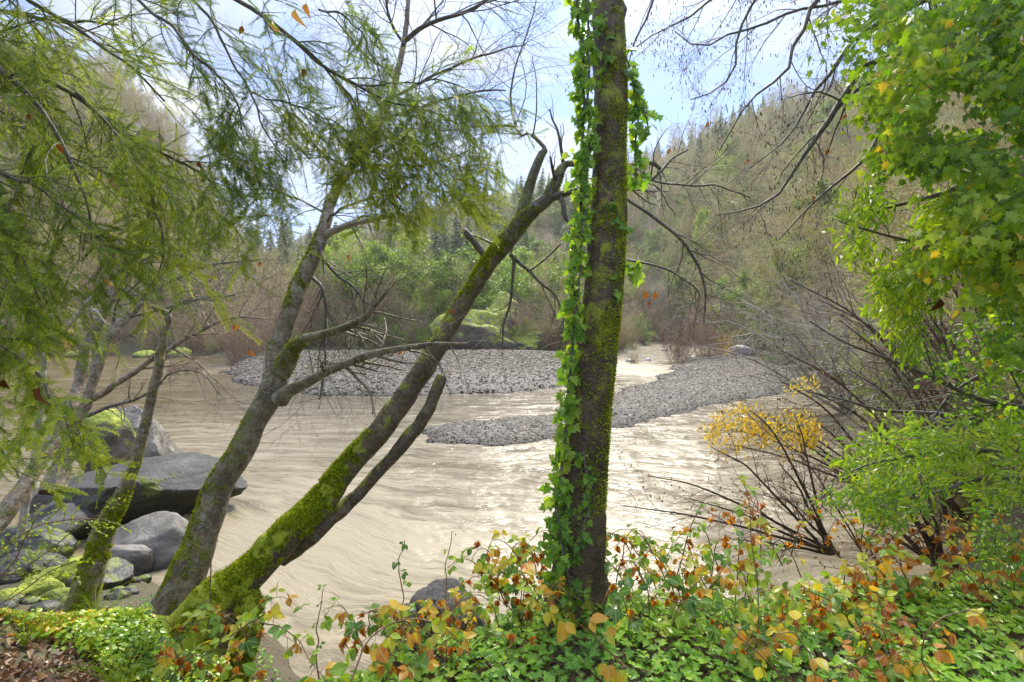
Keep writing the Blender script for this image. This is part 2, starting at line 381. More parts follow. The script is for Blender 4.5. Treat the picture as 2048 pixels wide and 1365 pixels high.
# ------------------------------------------------------------------ river
t = NT('muddy_river'); bc = t.attr('bc').outputs['Vector']; tn = t.attr('tint').outputs['Fac']
wv = t.n('ShaderNodeTexNoise', {'Vector': bc, 'Scale': .42, 'Detail': 4}).outputs['Color']
wa = t.n('ShaderNodeVectorMath', {0: wv, 1: (.5, .5, .5)}, operation='SUBTRACT').outputs[0]
wb = t.n('ShaderNodeVectorMath', {0: wa, 1: (3.4, 1.9, 0)}, operation='MULTIPLY').outputs[0]
wc = t.n('ShaderNodeVectorMath', {0: bc, 1: wb}, operation='ADD').outputs[0]
s1 = t.noise(wc, 1.5, 5, .6, .2, (.22, 1.25, 1)); s2 = t.noise(wc, 5.0, 5, .65, .25, (.2, 1.2, 1)); s3 = t.noise(wc, .45, 3, .5, 0, (.4, 1, 1)); s4 = t.noise(wc, 16, 3, .6, .2, (.25, 1.1, 1))
fo = t.math('ADD', t.math('ADD', t.math('MULTIPLY', s1, .38), t.math('MULTIPLY', s2, .38)), t.math('ADD', t.math('MULTIPLY', s3, .16), t.math('MULTIPLY', s4, .16)))
fo = t.math('ADD', fo, t.math('MULTIPLY', t.math('SUBTRACT', tn, .5), .30))
fk = t.ramp(fo, [(.44, 0.0), (.55, .38), (.68, 1.0)])
c = t.mix(fk, (.090, .066, .028), (.265, .225, .145))
h = t.math('ADD', s1, t.math('ADD', t.math('MULTIPLY', s2, .5), t.math('MULTIPLY', s4, .22)))
rg = t.ramp(fk, [(0, .17), (1, .42)])
M_WATER = t.done(t.pbr(c, rg, t.bump(h, .55, .12), .6, IOR=1.33))
X, Y, f = polar(4.0, 420, 460, -72, 60, 560)
V = Y - .62 * sp(-(X + 1), .8) * sstep(17, 9, Y)
def wavez(X, Y, V):
    q = np.stack([X * .5, V * 1.8, V * 0], -1); w = fbm(q + .6 * fbm(np.stack([X * .3, V * .3, V * 0 + 5], -1), 2)[..., None], 4)
    return .030 * w * np.interp(Y, [4, 15, 40], [1, .7, .3]) + .02 * fbm2(X * .2, V * .6, 8, 2)
Z = wavez(X, Y, V)
px = 1024 + X / np.maximum(Y, .1) * F; py = 650 + 3.6 / np.maximum(Y, .1) * F
def blob(px, py, cx, cy_, sx, sy): return np.exp(-((px - cx) / sx) ** 2 - ((py - cy_) / sy) ** 2)
fm = .50 + .45 * blob(X, Y, -3.6, 8.6, 1.6, 1.2) + .3 * blob(X, Y, -4.5, 11.5, 2.5, .9) + .34 * blob(X, Y, -3.2, 7.2, 3.0, 2.6) + .22 * blob(X, Y, -1.0, 8.5, 6, 3.0) + .20 * blob(X, Y, -9, 15, 6, 4) + .45 * blob(X, Y, 9.5, 42, 3.5, 12) + .3 * blob(X, Y, -24, 44, 4, 6) + .1 * blob(X, Y, 6, 13, 5, 4)
fm = fm - .22 * sstep(17, 24, Y) * sstep(12, 4, X) * sstep(-28, -8, X) - .16 * sstep(18, 26, Y) * sstep(-8, -14, X) - .12 * sstep(12, 18, X) * sstep(40, 20, Y)
w = MB(); w.add(np.stack([X, Y, Z], -1), f, fm.ravel(), np.stack([X, V, V * 0], -1))
tag(w.build('water', M_WATER, smooth=True), 'silky muddy tan river water in flood', 'river', kind='structure')

# ------------------------------------------------------------------ gravel bars
t = NT('wet_gravel_bed'); pos = t.n('ShaderNodeNewGeometry').outputs['Position']
vor = t.n('ShaderNodeTexVoronoi', {'Vector': pos, 'Scale': 9.0}); n2 = t.noise(pos, .5, 4); n3 = t.noise(pos, 30, 3)
c = t.ramp(t.n('ShaderNodeSeparateXYZ', {0: vor.outputs['Color']}).outputs[0], [(0, (.045, .04, .034)), (.4, (.10, .092, .078)), (.8, (.17, .155, .13)), (1, (.25, .23, .20))])
c = t.mix(t.ramp(n2, [(.45, 0.0), (.7, .45)]), c, (.13, .10, .07))
zz = t.n('ShaderNodeSeparateXYZ', {0: pos}).outputs[2]; c = t.mix(t.ramp(zz, [(.03, .72), (.17, 0.0)]), c, (.030, .026, .020))   # wet margin at the water line
M_GRAVEL = t.done(t.pbr(c, .55, t.bump(t.math('SUBTRACT', n3, vor.outputs['Distance']), 1.0, .06), .2))
t = NT('river_stone'); tn = t.attr('tint').outputs['Fac']; pos = t.n('ShaderNodeNewGeometry').outputs['Position']
c = t.ramp(tn, [(0, (.045, .042, .036)), (.35, (.125, .11, .085)), (.6, (.19, .17, .13)), (.75, (.26, .20, .13)), (.9, (.22, .13, .075)), (1, (.46, .43, .37))])
c = t.mix(t.ramp(t.noise(pos, 14, 4), [(.4, 0.0), (.7, .4)]), c, (.07, .065, .06))
zz = t.n('ShaderNodeSeparateXYZ', {0: pos}).outputs[2]; c = t.mix(t.ramp(zz, [(.03, .72), (.17, 0.0)]), c, (.030, .026, .020))   # wet margin at the water line
M_STONE = t.done(t.pbr(c, .7, t.bump(t.noise(pos, 30, 4), .4, .02), .18))
def barh(poly, x, y, hh):
    d = pdist(poly, x, y) + .9 * fbm2(x * .45, y * .45, 2) + .3 * fbm2(x * 2.0, y * 2.0, 6)
    return np.where(d > 0, hh * (1 - np.exp(-d / 1.6)), .4 * d) - .01 + (.07 * fbm2(x * .7, y * .7, 7) + .035 * fbm2(x * 4, y * 4, 3)) * sstep(-.2, .6, d)
def bar(poly, label, hh, step, npeb, smin, smax):
    x0, y0 = poly.min(0) - 1.5; x1, y1 = poly.max(0) + 1.5
    xs = np.arange(x0, x1, step); ys = np.arange(y0, y1, step); X, Y = np.meshgrid(xs, ys, indexing='ij'); Z = barh(poly, X, Y, hh)
    na = len(ys); A = (np.arange(len(xs) - 1)[:, None] * na + np.arange(na - 1)[None]); f = np.stack([A, A + na, A + na + 1, A + 1], -1).reshape(-1, 4)
    f = f[(Z.ravel()[f] > -.5).any(1)]
    b = MB(); b.add(np.stack([X, Y, Z], -1), f); tag(b.build('gravel_bar', M_GRAVEL, smooth=True), label, 'gravel bar', kind='structure')
    yy = y0 + (y1 - y0) * rng.uniform(0, 1, npeb * 6) ** 1.15; xx = rng.uniform(x0, x1, npeb * 6)
    dd = pdist(poly, xx, yy) + .9 * fbm2(xx * .45, yy * .45, 2) + .3 * fbm2(xx * 2.0, yy * 2.0, 6); ok = dd > -.30 + .25 * rng.uniform(0, 1, len(dd)); xx = xx[ok][:npeb]; yy = yy[ok][:npeb]
    n = len(xx); s = (smin + (smax - smin) * rng.uniform(0, 1, n) ** 3.5) * np.interp(yy, [15, 26, 60], [1, 1.15, 2.3])
    sc3 = np.stack([s * rng.uniform(.8, 1.4, n), s * rng.uniform(.6, 1.0, n), s * rng.uniform(.22, .55, n)], -1)
    M = frames(np.c_[rng.normal(size=(n, 2)), rng.normal(size=n) * .25]); z = barh(poly, xx, yy, hh) + s * .12
    p = MB(); tv, tf = ICO0; p.inst(tv, tf, np.stack([xx, yy, z], -1), M, sc3, np.clip(rng.beta(2, 2.4, n) + .12 * fbm2(xx, yy, 1), 0, 1))
    tag(p.build('gravel', M_STONE, smooth=False), 'grey river cobbles strewn over the ' + label.split(' of ')[0], 'cobbles', kind='stuff')
bar(BAR_A, 'wide far gravel bar of grey cobbles below the wooded bank', .75, .22, 40000, .022, .095)
bar(BAR_B, 'long near gravel bar of dark cobbles between two channels', .50, .17, 46000, .012, .052)
# ------------------------------------------------------------------ distant vegetation: templates
def twig_mat(name, stops, rough=.6):
    t = NT(name); rd = t.n('ShaderNodeObjectInfo').outputs['Random']; bc = t.attr('bc').outputs['Vector']
    c = t.ramp(rd, stops); c = t.mix(t.ramp(t.noise(bc, 3, 4), [(.35, 0.0), (.7, .6)]), c, (.06, .05, .03))
    return t.done(t.pbr(c, rough, None, .4))
M_TWIG = twig_mat('bare_twig_bark', [(0, (.42, .32, .15)), (.35, (.58, .49, .23)), (.6, (.48, .48, .21)), (.8, (.50, .33, .17)), (1, (.70, .64, .38))])
M_REDTWIG = twig_mat('willow_twig_bark', [(0, (.36, .20, .15)), (.5, (.42, .27, .19)), (1, (.46, .35, .22))])
def far_leaf(name, stops, trans=.35):
    t = NT(name); rd = t.n('ShaderNodeObjectInfo').outputs['Random']; tn = t.attr('tint').outputs['Fac']
    f_ = t.math('ADD', t.math('MULTIPLY', rd, .45), t.math('MULTIPLY', tn, .55)); c = t.ramp(f_, stops)
    return t.done(t.n('ShaderNodeMixShader', {0: trans, 1: t.pbr(c, .5, None, .4), 2: t.n('ShaderNodeBsdfTranslucent', {'Color': t.mix(1.0, c, (1.25, 1.25, .6, 1), 'MULTIPLY')}).outputs[0]}).outputs[0])
M_FARCON = far_leaf('conifer_needles', [(0, (.05, .11, .045)), (.5, (.10, .19, .06)), (1, (.20, .32, .08))])
M_FARGREEN = far_leaf('evergreen_leaves', [(0, (.07, .13, .022)), (.5, (.20, .31, .035)), (1, (.42, .52, .07))])
M_FARLIME = far_leaf('pale_green_leaves', [(0, (.16, .26, .06)), (.5, (.30, .42, .09)), (1, (.48, .55, .14))])
M_BUD = far_leaf('dry_buds_and_lichen', [(0, (.34, .24, .12)), (.5, (.46, .40, .18)), (.8, (.38, .46, .14)), (1, (.70, .38, .07))], .3)
M_TRUNKFAR = twig_mat('far_trunk_bark', [(0, (.10, .085, .065)), (1, (.17, .155, .12))])
def bare_template(h, lean=.15, spread=(25, 60), twr=.011, trop=.05, seed=0, m=(15, 7, 6), up0=.22):
    n = 9; s = np.linspace(0, 1, n)[:, None]; a = rng.uniform(0, 6.28)
    P = np.hstack([lean * h * s ** 1.5 * np.cos(a), lean * h * s ** 1.5 * np.sin(a), h * s * .92]); P[1:, :2] += rng.normal(size=(n - 1, 2)) * h * .012
    r = np.linspace(h * .013, h * .002, n); b = MB(); b.tubes(P, r, 5)
    A, ra = grow(P, r, m[0], up0, 1, spread, .55, n=7, wander=.13, trop=(0, 0, trop), rf=.55, rmin=.018)
    B, rb = grow(A, ra, m[1], .15, 1, (25, 65), .55, n=5, wander=.18, trop=(0, 0, trop * .6), rmin=twr * 1.2)
    C, rc = grow(B, rb, m[2], .1, 1, (25, 70), .55, n=4, wander=.22, trop=(0, 0, trop * .5), rmin=twr)
    b.tubes(A, ra, 3); b.tubes(B, rb, 3); b.tubes(C, rc, 3)
    q, T, _, _ = sample_on(C, 2); l = MB(); k = len(q)
    l.inst(*LANCE, q, frames(nrm(T + .9 * rand_dirs(k)), rand_dirs(k)), rng.uniform(.08, .19, k), rng.uniform(0, 1, k))
    return b, l, (P, A, B, C)
def evergreen_template(h, w, k, leaf=.22, z0=.12, T_=None, lumpy=12):
    "limbs with leaf clumps filling an uneven crown"
    n = 7; s = np.linspace(0, 1, n)[:, None]; P = np.hstack([s * 0, s * 0, s * h * .9]); P[1:, :2] += rng.normal(size=(n - 1, 2)) * h * .02
    r = np.linspace(h * .02, h * .004, n); b = MB(); b.tubes(P, r, 6)
    A, ra = grow(P, r, lumpy, z0, 1, (40, 85), ln=w * .5, n=5, wander=.15, trop=(0, 0, .06), rf=.5, rmin=.03)
    B, rb = grow(A, ra, 5, .3, 1, (20, 60), .6, n=4, wander=.2, rmin=.012)
    b.tubes(A, ra, 4); b.tubes(B, rb, 3)
    q, T, idx, _ = sample_on(B, k // (len(B))); kk = len(q)
    q = q + rng.normal(size=(kk, 3)) * w * .045
    l = MB(); l.inst(*OVATE, q, frames(nrm(T + 1.0 * rand_dirs(kk) + [0, 0, -.2]), nrm(rand_dirs(kk) + [0, 0, .8])), leaf * rng.uniform(.5, 1.2, kk), np.clip(rng.uniform(0, 1, kk) * .5 + .5 * (idx * .618 % 1), 0, 1))
    return b, l
def conifer_template(h, w, tiers=26, nb=7):
    P = np.array([[0, 0, z] for z in np.linspace(0, h, 9)], float); P[1:-1, :2] += rng.normal(size=(7, 2)) * .06; r = np.linspace(h * .016, .02, 9)
    b = MB(); b.tubes(P, r, 6); l = MB(); Bp = []; 
    for i in range(tiers):
        f_ = .12 + .88 * (i + rng.uniform(-.3, .3)) / tiers; L0 = w * .5 * (1 - f_) ** .9 + .12
        for j in range(nb):
            a = rng.uniform(0, 6.28); Lb = L0 * rng.uniform(.55, 1.15); s = np.linspace(0, 1, 6)
            Bp.append(np.stack([np.cos(a) * Lb * s, np.sin(a) * Lb * s, h * f_ + Lb * (.15 * s - .45 * s * s)], -1))
    Bp = np.array(Bp); rb = np.linspace(.035, .01, 6)[None] + np.zeros((len(Bp), 1)); b.tubes(Bp, rb, 3)
    q, T, idx, t_ = sample_on(Bp, 13, .12, 1.0); k = len(q); side = nrm(np.cross(T, [0, 0, 1.0])) * rng.choice([-1, 1], k)[:, None]
    l.inst(*strip([.10, .20, .16, .02], .1, .35), q, frames(nrm(T * .6 + side * .8 + rng.normal(size=(k, 3)) * .35 + [0, 0, -.25]), nrm(rng.normal(size=(k, 3)) * .4 + [0, 0, 1])), rng.uniform(.5, 1.0, k) * (w / 6) * np.clip(1.15 - np.repeat(np.arange(len(Bp)) // nb, 13) / tiers, .25, 1), np.clip(rng.uniform(0, 1, k) * .6 + .4 * t_, 0, 1))
    return b, l
# each template is a thing with parts; further ones are copies of the object and its parts that share mesh data
def place(tmpl, kind, x, y, s, label, cat, group, rz=None, sink=.25, z=None, sz=1.0, tilt=(0, 0), names=('trunk', 'crown'), mats=None):
    meshes = tmpl
    zz = float(hfun(np.array([x]), np.array([y]))[0]) if z is None else z
    o = thing(kind, label, cat, (x, y, zz - sink), group); o.scale = (s, s, s * sz); o.rotation_euler = (tilt[0], tilt[1], rng.uniform(0, 6.28) if rz is None else rz)
    for nm, me in zip(names, meshes):
        c_ = bpy.data.objects.new(nm, me); col.objects.link(c_); c_.parent = o
    return o
def tm(pair, mats, names=('trunk', 'crown')):
    return [b.mesh(n_, m_) for b, m_, n_ in zip(pair, mats, names)]
BARE = []; SK = []
for i, (h, sp_, tr) in enumerate([(9, (25, 60), .06), (11, (20, 50), .08), (8, (35, 75), .03), (12, (25, 55), .05), (7, (30, 80), .0)]):
    b, l, _ = bare_template(h, .12 + .05 * i, sp_, .012, tr); BARE.append(tm((b, l), (M_TWIG, M_BUD)))
CON = [tm(conifer_template(16, 7.2), (M_TRUNKFAR, M_FARCON)), tm(conifer_template(20, 8.2, 32, 8), (M_TRUNKFAR, M_FARCON)), tm(conifer_template(13, 6.6, 24, 8), (M_TRUNKFAR, M_FARCON))]
EVG = [tm(evergreen_template(9, 6.5, 5200, .30), (M_TRUNKFAR, M_FARGREEN)), tm(evergreen_template(7, 7.5, 5200, .28), (M_TRUNKFAR, M_FARGREEN)), tm(evergreen_template(10, 5, 4800, .26), (M_TRUNKFAR, M_FARGREEN))]
LIME = [tm(evergreen_template(8, 6, 3600, .22), (M_TRUNKFAR, M_FARLIME)), tm(evergreen_template(6, 6, 3200, .20), (M_TRUNKFAR, M_FARLIME))]
def thicket_template(h, n_st, w, mat_r=.008):
    P = []
    for i in range(n_st):
        a = rng.uniform(0, 6.28); q = rng.uniform(0, 1) ** .6; s = np.linspace(0, 1, 7)[:, None]; hh = h * rng.uniform(.55, 1.1)
        d = np.array([[np.cos(a), np.sin(a)]]) * q
        P.append(np.hstack([d * w * (.25 + .55 * s ** 1.4) + np.cumsum(rng.normal(size=(7, 2)) * .025 * h, 0), hh * s]))
    P = np.array(P); r = np.linspace(mat_r * 1.8, mat_r, 7)[None] + np.zeros((len(P), 1)); b = MB(); b.tubes(P, r, 3)
    A, ra = grow(P, r, 7, .15, 1, (15, 50), .45, n=4, wander=.15, trop=(0, 0, .08), rmin=mat_r * .8)
    B, rb = grow(A, ra, 4, .15, 1, (20, 60), .55, n=3, wander=.2, rmin=mat_r * .7)
    b.tubes(A, ra, 3); b.tubes(B, rb, 3)
    q, T, _, _ = sample_on(A, 2); k = len(q); l = MB(); l.inst(*LANCE, q, frames(nrm(T + .8 * rand_dirs(k)), rand_dirs(k)), rng.uniform(.05, .11, k), rng.uniform(0, 1, k))
    return b, l
def both(pair, mats, name):
    b, l = pair; nb = len(b.f); m_ = MB(); m_.v = b.v + l.v; m_.f = b.f + [f_ + b.n for f_ in l.f]; m_.t = b.t + l.t; m_.b = b.b + l.b
    m_.mi = b.mi + [q + 1 for q in l.mi]; m_.n = b.n + l.n
    return m_.mesh(name, list(mats))
def scatter_stuff(name, label, cat, meshes, pts, rot, scl, idx):
    me = bpy.data.meshes.new(name); n = len(pts); me.vertices.add(n); me.vertices.foreach_set('co', np.asarray(pts, np.float32).ravel()); me.update()
    a = me.attributes.new('rot', 'FLOAT_VECTOR', 'POINT'); a.data.foreach_set('vector', np.asarray(rot, np.float32).ravel())
    a = me.attributes.new('scl', 'FLOAT', 'POINT'); a.data.foreach_set('value', np.asarray(scl, np.float32))
    a = me.attributes.new('idx', 'INT', 'POINT'); a.data.foreach_set('value', np.asarray(idx, np.int32))
    o = bpy.data.objects.new(name, me); col.objects.link(o)
    ng = bpy.data.node_groups.new(name, 'GeometryNodeTree'); ng.interface.new_socket('Geometry', in_out='INPUT', socket_type='NodeSocketGeometry'); ng.interface.new_socket('Geometry', in_out='OUTPUT', socket_type='NodeSocketGeometry')
    N = ng.nodes.new; gi = N('NodeGroupInput'); go = N('NodeGroupOutput'); ip = N('GeometryNodeInstanceOnPoints'); jg = N('GeometryNodeJoinGeometry'); ip.inputs['Pick Instance'].default_value = True
    for m_ in reversed(meshes):
        so_ = bpy.data.objects.new(m_.name + '_source', m_); oi = N('GeometryNodeObjectInfo'); oi.inputs['Object'].default_value = so_; oi.inputs['As Instance'].default_value = True
        ng.links.new(oi.outputs['Geometry'], jg.inputs[0])
    def na(nm, ty):
        q = N('GeometryNodeInputNamedAttribute'); q.data_type = ty; q.inputs['Name'].default_value = nm
        return [s_ for s_ in q.outputs if s_.enabled and s_.name == 'Attribute'][0]
    er = N('FunctionNodeEulerToRotation'); ng.links.new(na('rot', 'FLOAT_VECTOR'), er.inputs[0])
    ng.links.new(gi.outputs[0], ip.inputs['Points']); ng.links.new(jg.outputs[0], ip.inputs['Instance']); ng.links.new(na('idx', 'INT'), ip.inputs['Instance Index'])
    ng.links.new(er.outputs[0], ip.inputs['Rotation']); ng.links.new(na('scl', 'FLOAT'), ip.inputs['Scale']); ng.links.new(ip.outputs[0], go.inputs[0])
    md = o.modifiers.new('scatter', 'NODES'); md.node_group = ng
    return tag(o, label, None, None, 'stuff')
# ------------------------------------------------------------------ hillsides
def cand(n, r0, r1, y0, y1, pw=1.0):
    y = y0 + (y1 - y0) * rng.uniform(0, 1, n) ** pw; x = y * rng.uniform(r0, r1, n); return x, y
def land_ok(x, y, m=.6):
    return (pdist(RIVER, x, y) < -m) & (pdist(BAR_A, x, y) < -m) & (pdist(BAR_B, x, y) < -m)
GB_R = 'leafless trees covering the right hillside'; GB_L = 'leafless trees covering the left hillside'; GC = 'misty conifers along the high right ridge'; GG = 'green trees on the far centre slope'; GD = 'conifers in the notch of the valley'
def many(n, r0, r1, y0, y1, tmpls, kind, label, cat, group, s0, s1, pw=1.0, m=.6, cond=None, sz=1.0):
    x, y = cand(n * 3, r0, r1, y0, y1, pw); ok = land_ok(x, y, m)
    if cond is not None: ok &= cond(x, y)
    x = x[ok][:n]; y = y[ok][:n]
    for a, c_ in zip(x, y): place(tmpls[rng.integers(len(tmpls))], kind, float(a), float(c_), rng.uniform(s0, s1), label, cat, group, tilt=(rng.uniform(-.08, .08), rng.uniform(-.08, .08)), sz=sz)
many(140, .32, 1.15, 42, 120, BARE, 'bare_tree', 'leafless grey brown tree in the thicket covering the right hillside', 'tree', GB_R, 1.0, 1.7, 1.2)
many(70, -1.15, -.46, 60, 105, BARE, 'bare_tree', 'leafless pale tree on the wooded left hillside across the river', 'tree', GB_L, 1.0, 1.5)
many(48, -.45, .34, 64, 100, BARE, 'bare_tree', 'leafless tree at the foot of the far centre slope', 'tree', 'leafless trees at the foot of the far slope', .8, 1.25)
many(150, .0, .85, 185, 300, CON, 'conifer_tree', 'tall misty conifer standing along the high right ridge', 'tree', GC, .45, .85, cond=lambda x, y: hfun(x, y) > 55)
many(110, -.42, .14, 100, 240, CON + EVG, 'evergreen_tree', 'green evergreen tree on the wooded far centre slope', 'tree', GG, .75, 1.1)
many(34, -.40, .10, 70, 105, EVG + LIME, 'leafy_tree', 'bushy green tree low on the far centre slope', 'tree', 'bushy green trees low on the far slope', 1.0, 1.6)
many(14, -.52, -.42, 130, 260, CON, 'conifer_tree', 'conifer standing in the low notch of the valley', 'tree', GD, 1.0, 1.4)
many(46, .30, 1.0, 55, 170, EVG + LIME, 'evergreen_tree', 'green evergreen among the bare trees of the right hillside', 'tree', 'evergreens dotted over the right hillside', .7, 1.3, sz=1.2)
many(12, -1.1, -.55, 70, 130, EVG + LIME, 'leafy_tree', 'green tree among the bare trees of the left hillside', 'tree', 'green trees dotted over the left hillside', .5, .9)
TH = [both(thicket_template(2.6, 26, 1.8), (M_TWIG, M_BUD), 'thicket_bush_%s' % q) for q in ('wide', 'tall', 'low')] + [both(thicket_template(2.2, 30, 1.4), (M_REDTWIG, M_BUD), 'thicket_bush_%s' % q) for q in ('red', 'brown')]
bl = evergreen_template(1.8, 2.6, 1500, .14); TH.append(both(bl, (M_TRUNKFAR, M_FARGREEN), 'leafy_bush')); bl = evergreen_template(1.5, 2.4, 1200, .13); TH.append(both(bl, (M_TRUNKFAR, M_FARLIME), 'pale_bush'))
def under(name, label, n, r0, r1, y0, y1, pw, s0, s1, probs, m=.4):
    x, y = cand(n * 3, r0, r1, y0, y1, pw); ok = land_ok(x, y, m) & (y > 12); x = x[ok][:n]; y = y[ok][:n]; n = len(x)
    z = hfun(x, y) - .15; s = rng.uniform(s0, s1, n) * np.interp(y, [15, 60, 200], [.6, 1.15, 1.9])
    scatter_stuff(name, label, 'undergrowth', TH, np.stack([x, y, z], -1), np.stack([rng.uniform(-.15, .15, n), rng.uniform(-.15, .15, n), rng.uniform(0, 6.28, n)], -1), s, rng.choice(len(TH), n, p=probs))
under('undergrowth', 'tangled brown brush covering the right hillside', 2600, .30, 1.25, 40, 240, 1.2, .8, 1.5, [.20, .15, .15, .06, .06, .19, .19])
under('undergrowth', 'tangled brown brush on the left hillside', 1200, -1.2, -.40, 56, 170, 1.4, .8, 1.5, [.2, .18, .2, .16, .18, .03, .05])
under('undergrowth', 'brush and green bushes on the far centre slope', 1300, -.46, .36, 64, 240, 1.3, .7, 1.3, [.16, .12, .12, .08, .08, .22, .22])

wx, wy = cand(2600, -1.2, 1.2, 88, 250, .9); ok = land_ok(wx, wy, 1) & ((wx / wy > .28) | (wx / wy < -.40) | (rng.uniform(0, 1, len(wx)) < .35)); wx = wx[ok][:850]; wy = wy[ok][:850]; kw = len(wx)
BJ = [both(bare_template(h, .15, sp_, .016, tr)[:2], (M_TWIG, M_BUD), 'far_bare_tree') for h, sp_, tr in ((9, (25, 60), .06), (11, (20, 50), .08), (8, (30, 75), .03))]
scatter_stuff('woodland', 'far-off leafless woodland covering the upper slopes', 'woodland', BJ, np.c_[wx, wy, hfun(wx, wy) - .2], np.c_[rng.uniform(-.1, .1, (kw, 2)), rng.uniform(0, 6.28, kw)], rng.uniform(.9, 1.5, kw), rng.integers(0, 3, kw))
# ------------------------------------------------------------------ haze
t = NT('damp_air'); t.t.links.new(t.n('ShaderNodeVolumePrincipled', {'Color': (.92, .92, .90, 1), 'Density': .00042, 'Anisotropy': .35}).outputs[0], t.out.inputs['Volume'])
hb = MB(); hv = np.array([(x, y, z) for x in (-950, 950) for y in (-950, 950) for z in (-6, 175)], float)
hb.add(hv, np.array([(0, 1, 3, 2), (4, 6, 7, 5), (0, 4, 5, 1), (2, 3, 7, 6), (0, 2, 6, 4), (1, 5, 7, 3)]))
tag(hb.build('haze', t.m), 'thin damp haze filling the valley', None, None, 'stuff')
# ------------------------------------------------------------------ middle distance: right bank thicket and special plants
def edge(name, label, pts, probs, s0, s1, zof=-.1):
    n = len(pts); p = np.array(pts); z = hfun(p[:, 0], p[:, 1]) + zof
    scatter_stuff(name, label, 'undergrowth', TH, np.c_[p, z], np.c_[rng.uniform(-.35, .25, (n, 2)), rng.uniform(0, 6.28, n)], rng.uniform(s0, s1, n), rng.choice(len(TH), n, p=probs))
yy = 8 + 50 * rng.uniform(0, 1, 1500) ** 1.25; xr_ = np.interp(yy, [8, 8.5, 10.5, 14.7, 21.7, 29.5, 41, 57], [6.9, 7.2, 9, 12, 16, 20, 25, 31]); xx = xr_ + .2 + rng.uniform(0, 1, 1500) ** 1.5 * (8 + yy * .5)
sc_ = np.interp(yy, [8, 20, 50], [.45, .75, 1.3]); n_ = len(yy)
scatter_stuff('undergrowth', 'dense tangle of bare stems and evergreen bushes along the right bank', 'undergrowth', TH, np.c_[xx, yy, hfun(xx, yy) - .1], np.c_[rng.uniform(-.3, .3, (n_, 2)), rng.uniform(0, 6.28, n_)], sc_ * rng.uniform(.7, 1.4, n_), rng.choice(len(TH), n_, p=[.18, .14, .14, .12, .14, .16, .12]))
GR = 'bare trees leaning over the water from the right bank'
for y in np.r_[rng.uniform(16, 62, 40)]:
    xs = float(np.interp(y, [8, 8.5, 10.5, 14.7, 21.7, 29.5, 41, 57], [6.9, 7.2, 9, 12, 16, 20, 25, 31])) + rng.uniform(.3, 5)
    place(BARE[rng.integers(5)], 'bare_tree', xs, float(y), rng.uniform(.5, .85) * (.6 + y / 60), 'leafless twiggy tree leaning from the right bank towards the water', 'tree', GR, tilt=(rng.uniform(-.15, .15), rng.uniform(-.75, -.15)), rz=0.0)
def at_px(px, y, dz=0): x = (px - 1024) / F * y; return x, y
def special(tm_, kind, px, y, s, label, cat='tree', sz=1.0, tilt=(0, 0), base_y=None, group=None):
    x = (px - 1024) / F * y; z = None if base_y is None else 3.6 - (base_y - 650) / F * y
    return place(tm_, kind, x, y, s, label, cat, group, sz=sz, tilt=tilt, z=z, sink=.1)
special(EVG[2], 'evergreen_tree', 1500, 66, .85, 'tall column of dark ivy leaves among bare stems, right of the gravel channel', sz=1.15, base_y=690)
special(EVG[0], 'evergreen_tree', 1690, 48, .95, 'large dark ivy-covered tree halfway up the right bank', sz=1.35, base_y=640)
special(EVG[1], 'evergreen_bush', 1600, 46, .48, 'round fresh green bush overhanging the far end of the right channel', 'bush', base_y=725)
special(EVG[1], 'evergreen_bush', 1745, 44, .55, 'dark green bush under the ivy-covered tree on the right bank', 'bush', base_y=640)
special(EVG[0], 'evergreen_tree', 1385, 100, 1.0, 'dark evergreen behind the bare willows of the gravel spit', base_y=640)
special(EVG[0], 'evergreen_tree', 800, 80, 1.35, 'broad bright green tree right of the alder in the far centre', base_y=640)
special(LIME[0], 'leafy_tree', 735, 84, 1.5, 'tall pale green tree just behind the alder trunk', base_y=640)
special(EVG[2], 'evergreen_tree', 690, 90, 1.5, 'dark evergreen left of the broad bright tree across the river', base_y=640)
special(LIME[1], 'leafy_tree', 900, 86, 1.4, 'pale feathery tree seen beside the leaning trunk', base_y=640)
special(EVG[0], 'evergreen_tree', 1075, 92, 1.25, 'dull green tree just left of the upright trunk', base_y=640)
special(CON[1], 'conifer_tree', 575, 175, 1.5, 'tallest dark conifer in the valley notch', base_y=600)
special(CON[0], 'conifer_tree', 604, 168, 1.35, 'second conifer in the valley notch, right of the tallest', base_y=600)
special(CON[0], 'conifer_tree', 1352, 190, 1.35, 'lone pointed conifer on the skyline just right of the upright trunk', base_y=480)
special(EVG[2], 'evergreen_tree', 1565, 58, .8, 'narrow green ivy-clad trunk between the round bush and the ivy column', sz=1.4, base_y=690)
special(EVG[0], 'evergreen_tree', 1440, 75, .9, 'dull green tree left of the ivy column at the head of the right channel', base_y=680)
special(LIME[0], 'leafy_tree', 1640, 56, .9, 'light green tree above the round green bush on the right bank', sz=1.2, base_y=620)
special(EVG[2], 'evergreen_tree', 1735, 66, 1.1, 'tall dark green tree behind the narrow-leaved willow', sz=1.2, base_y=520)
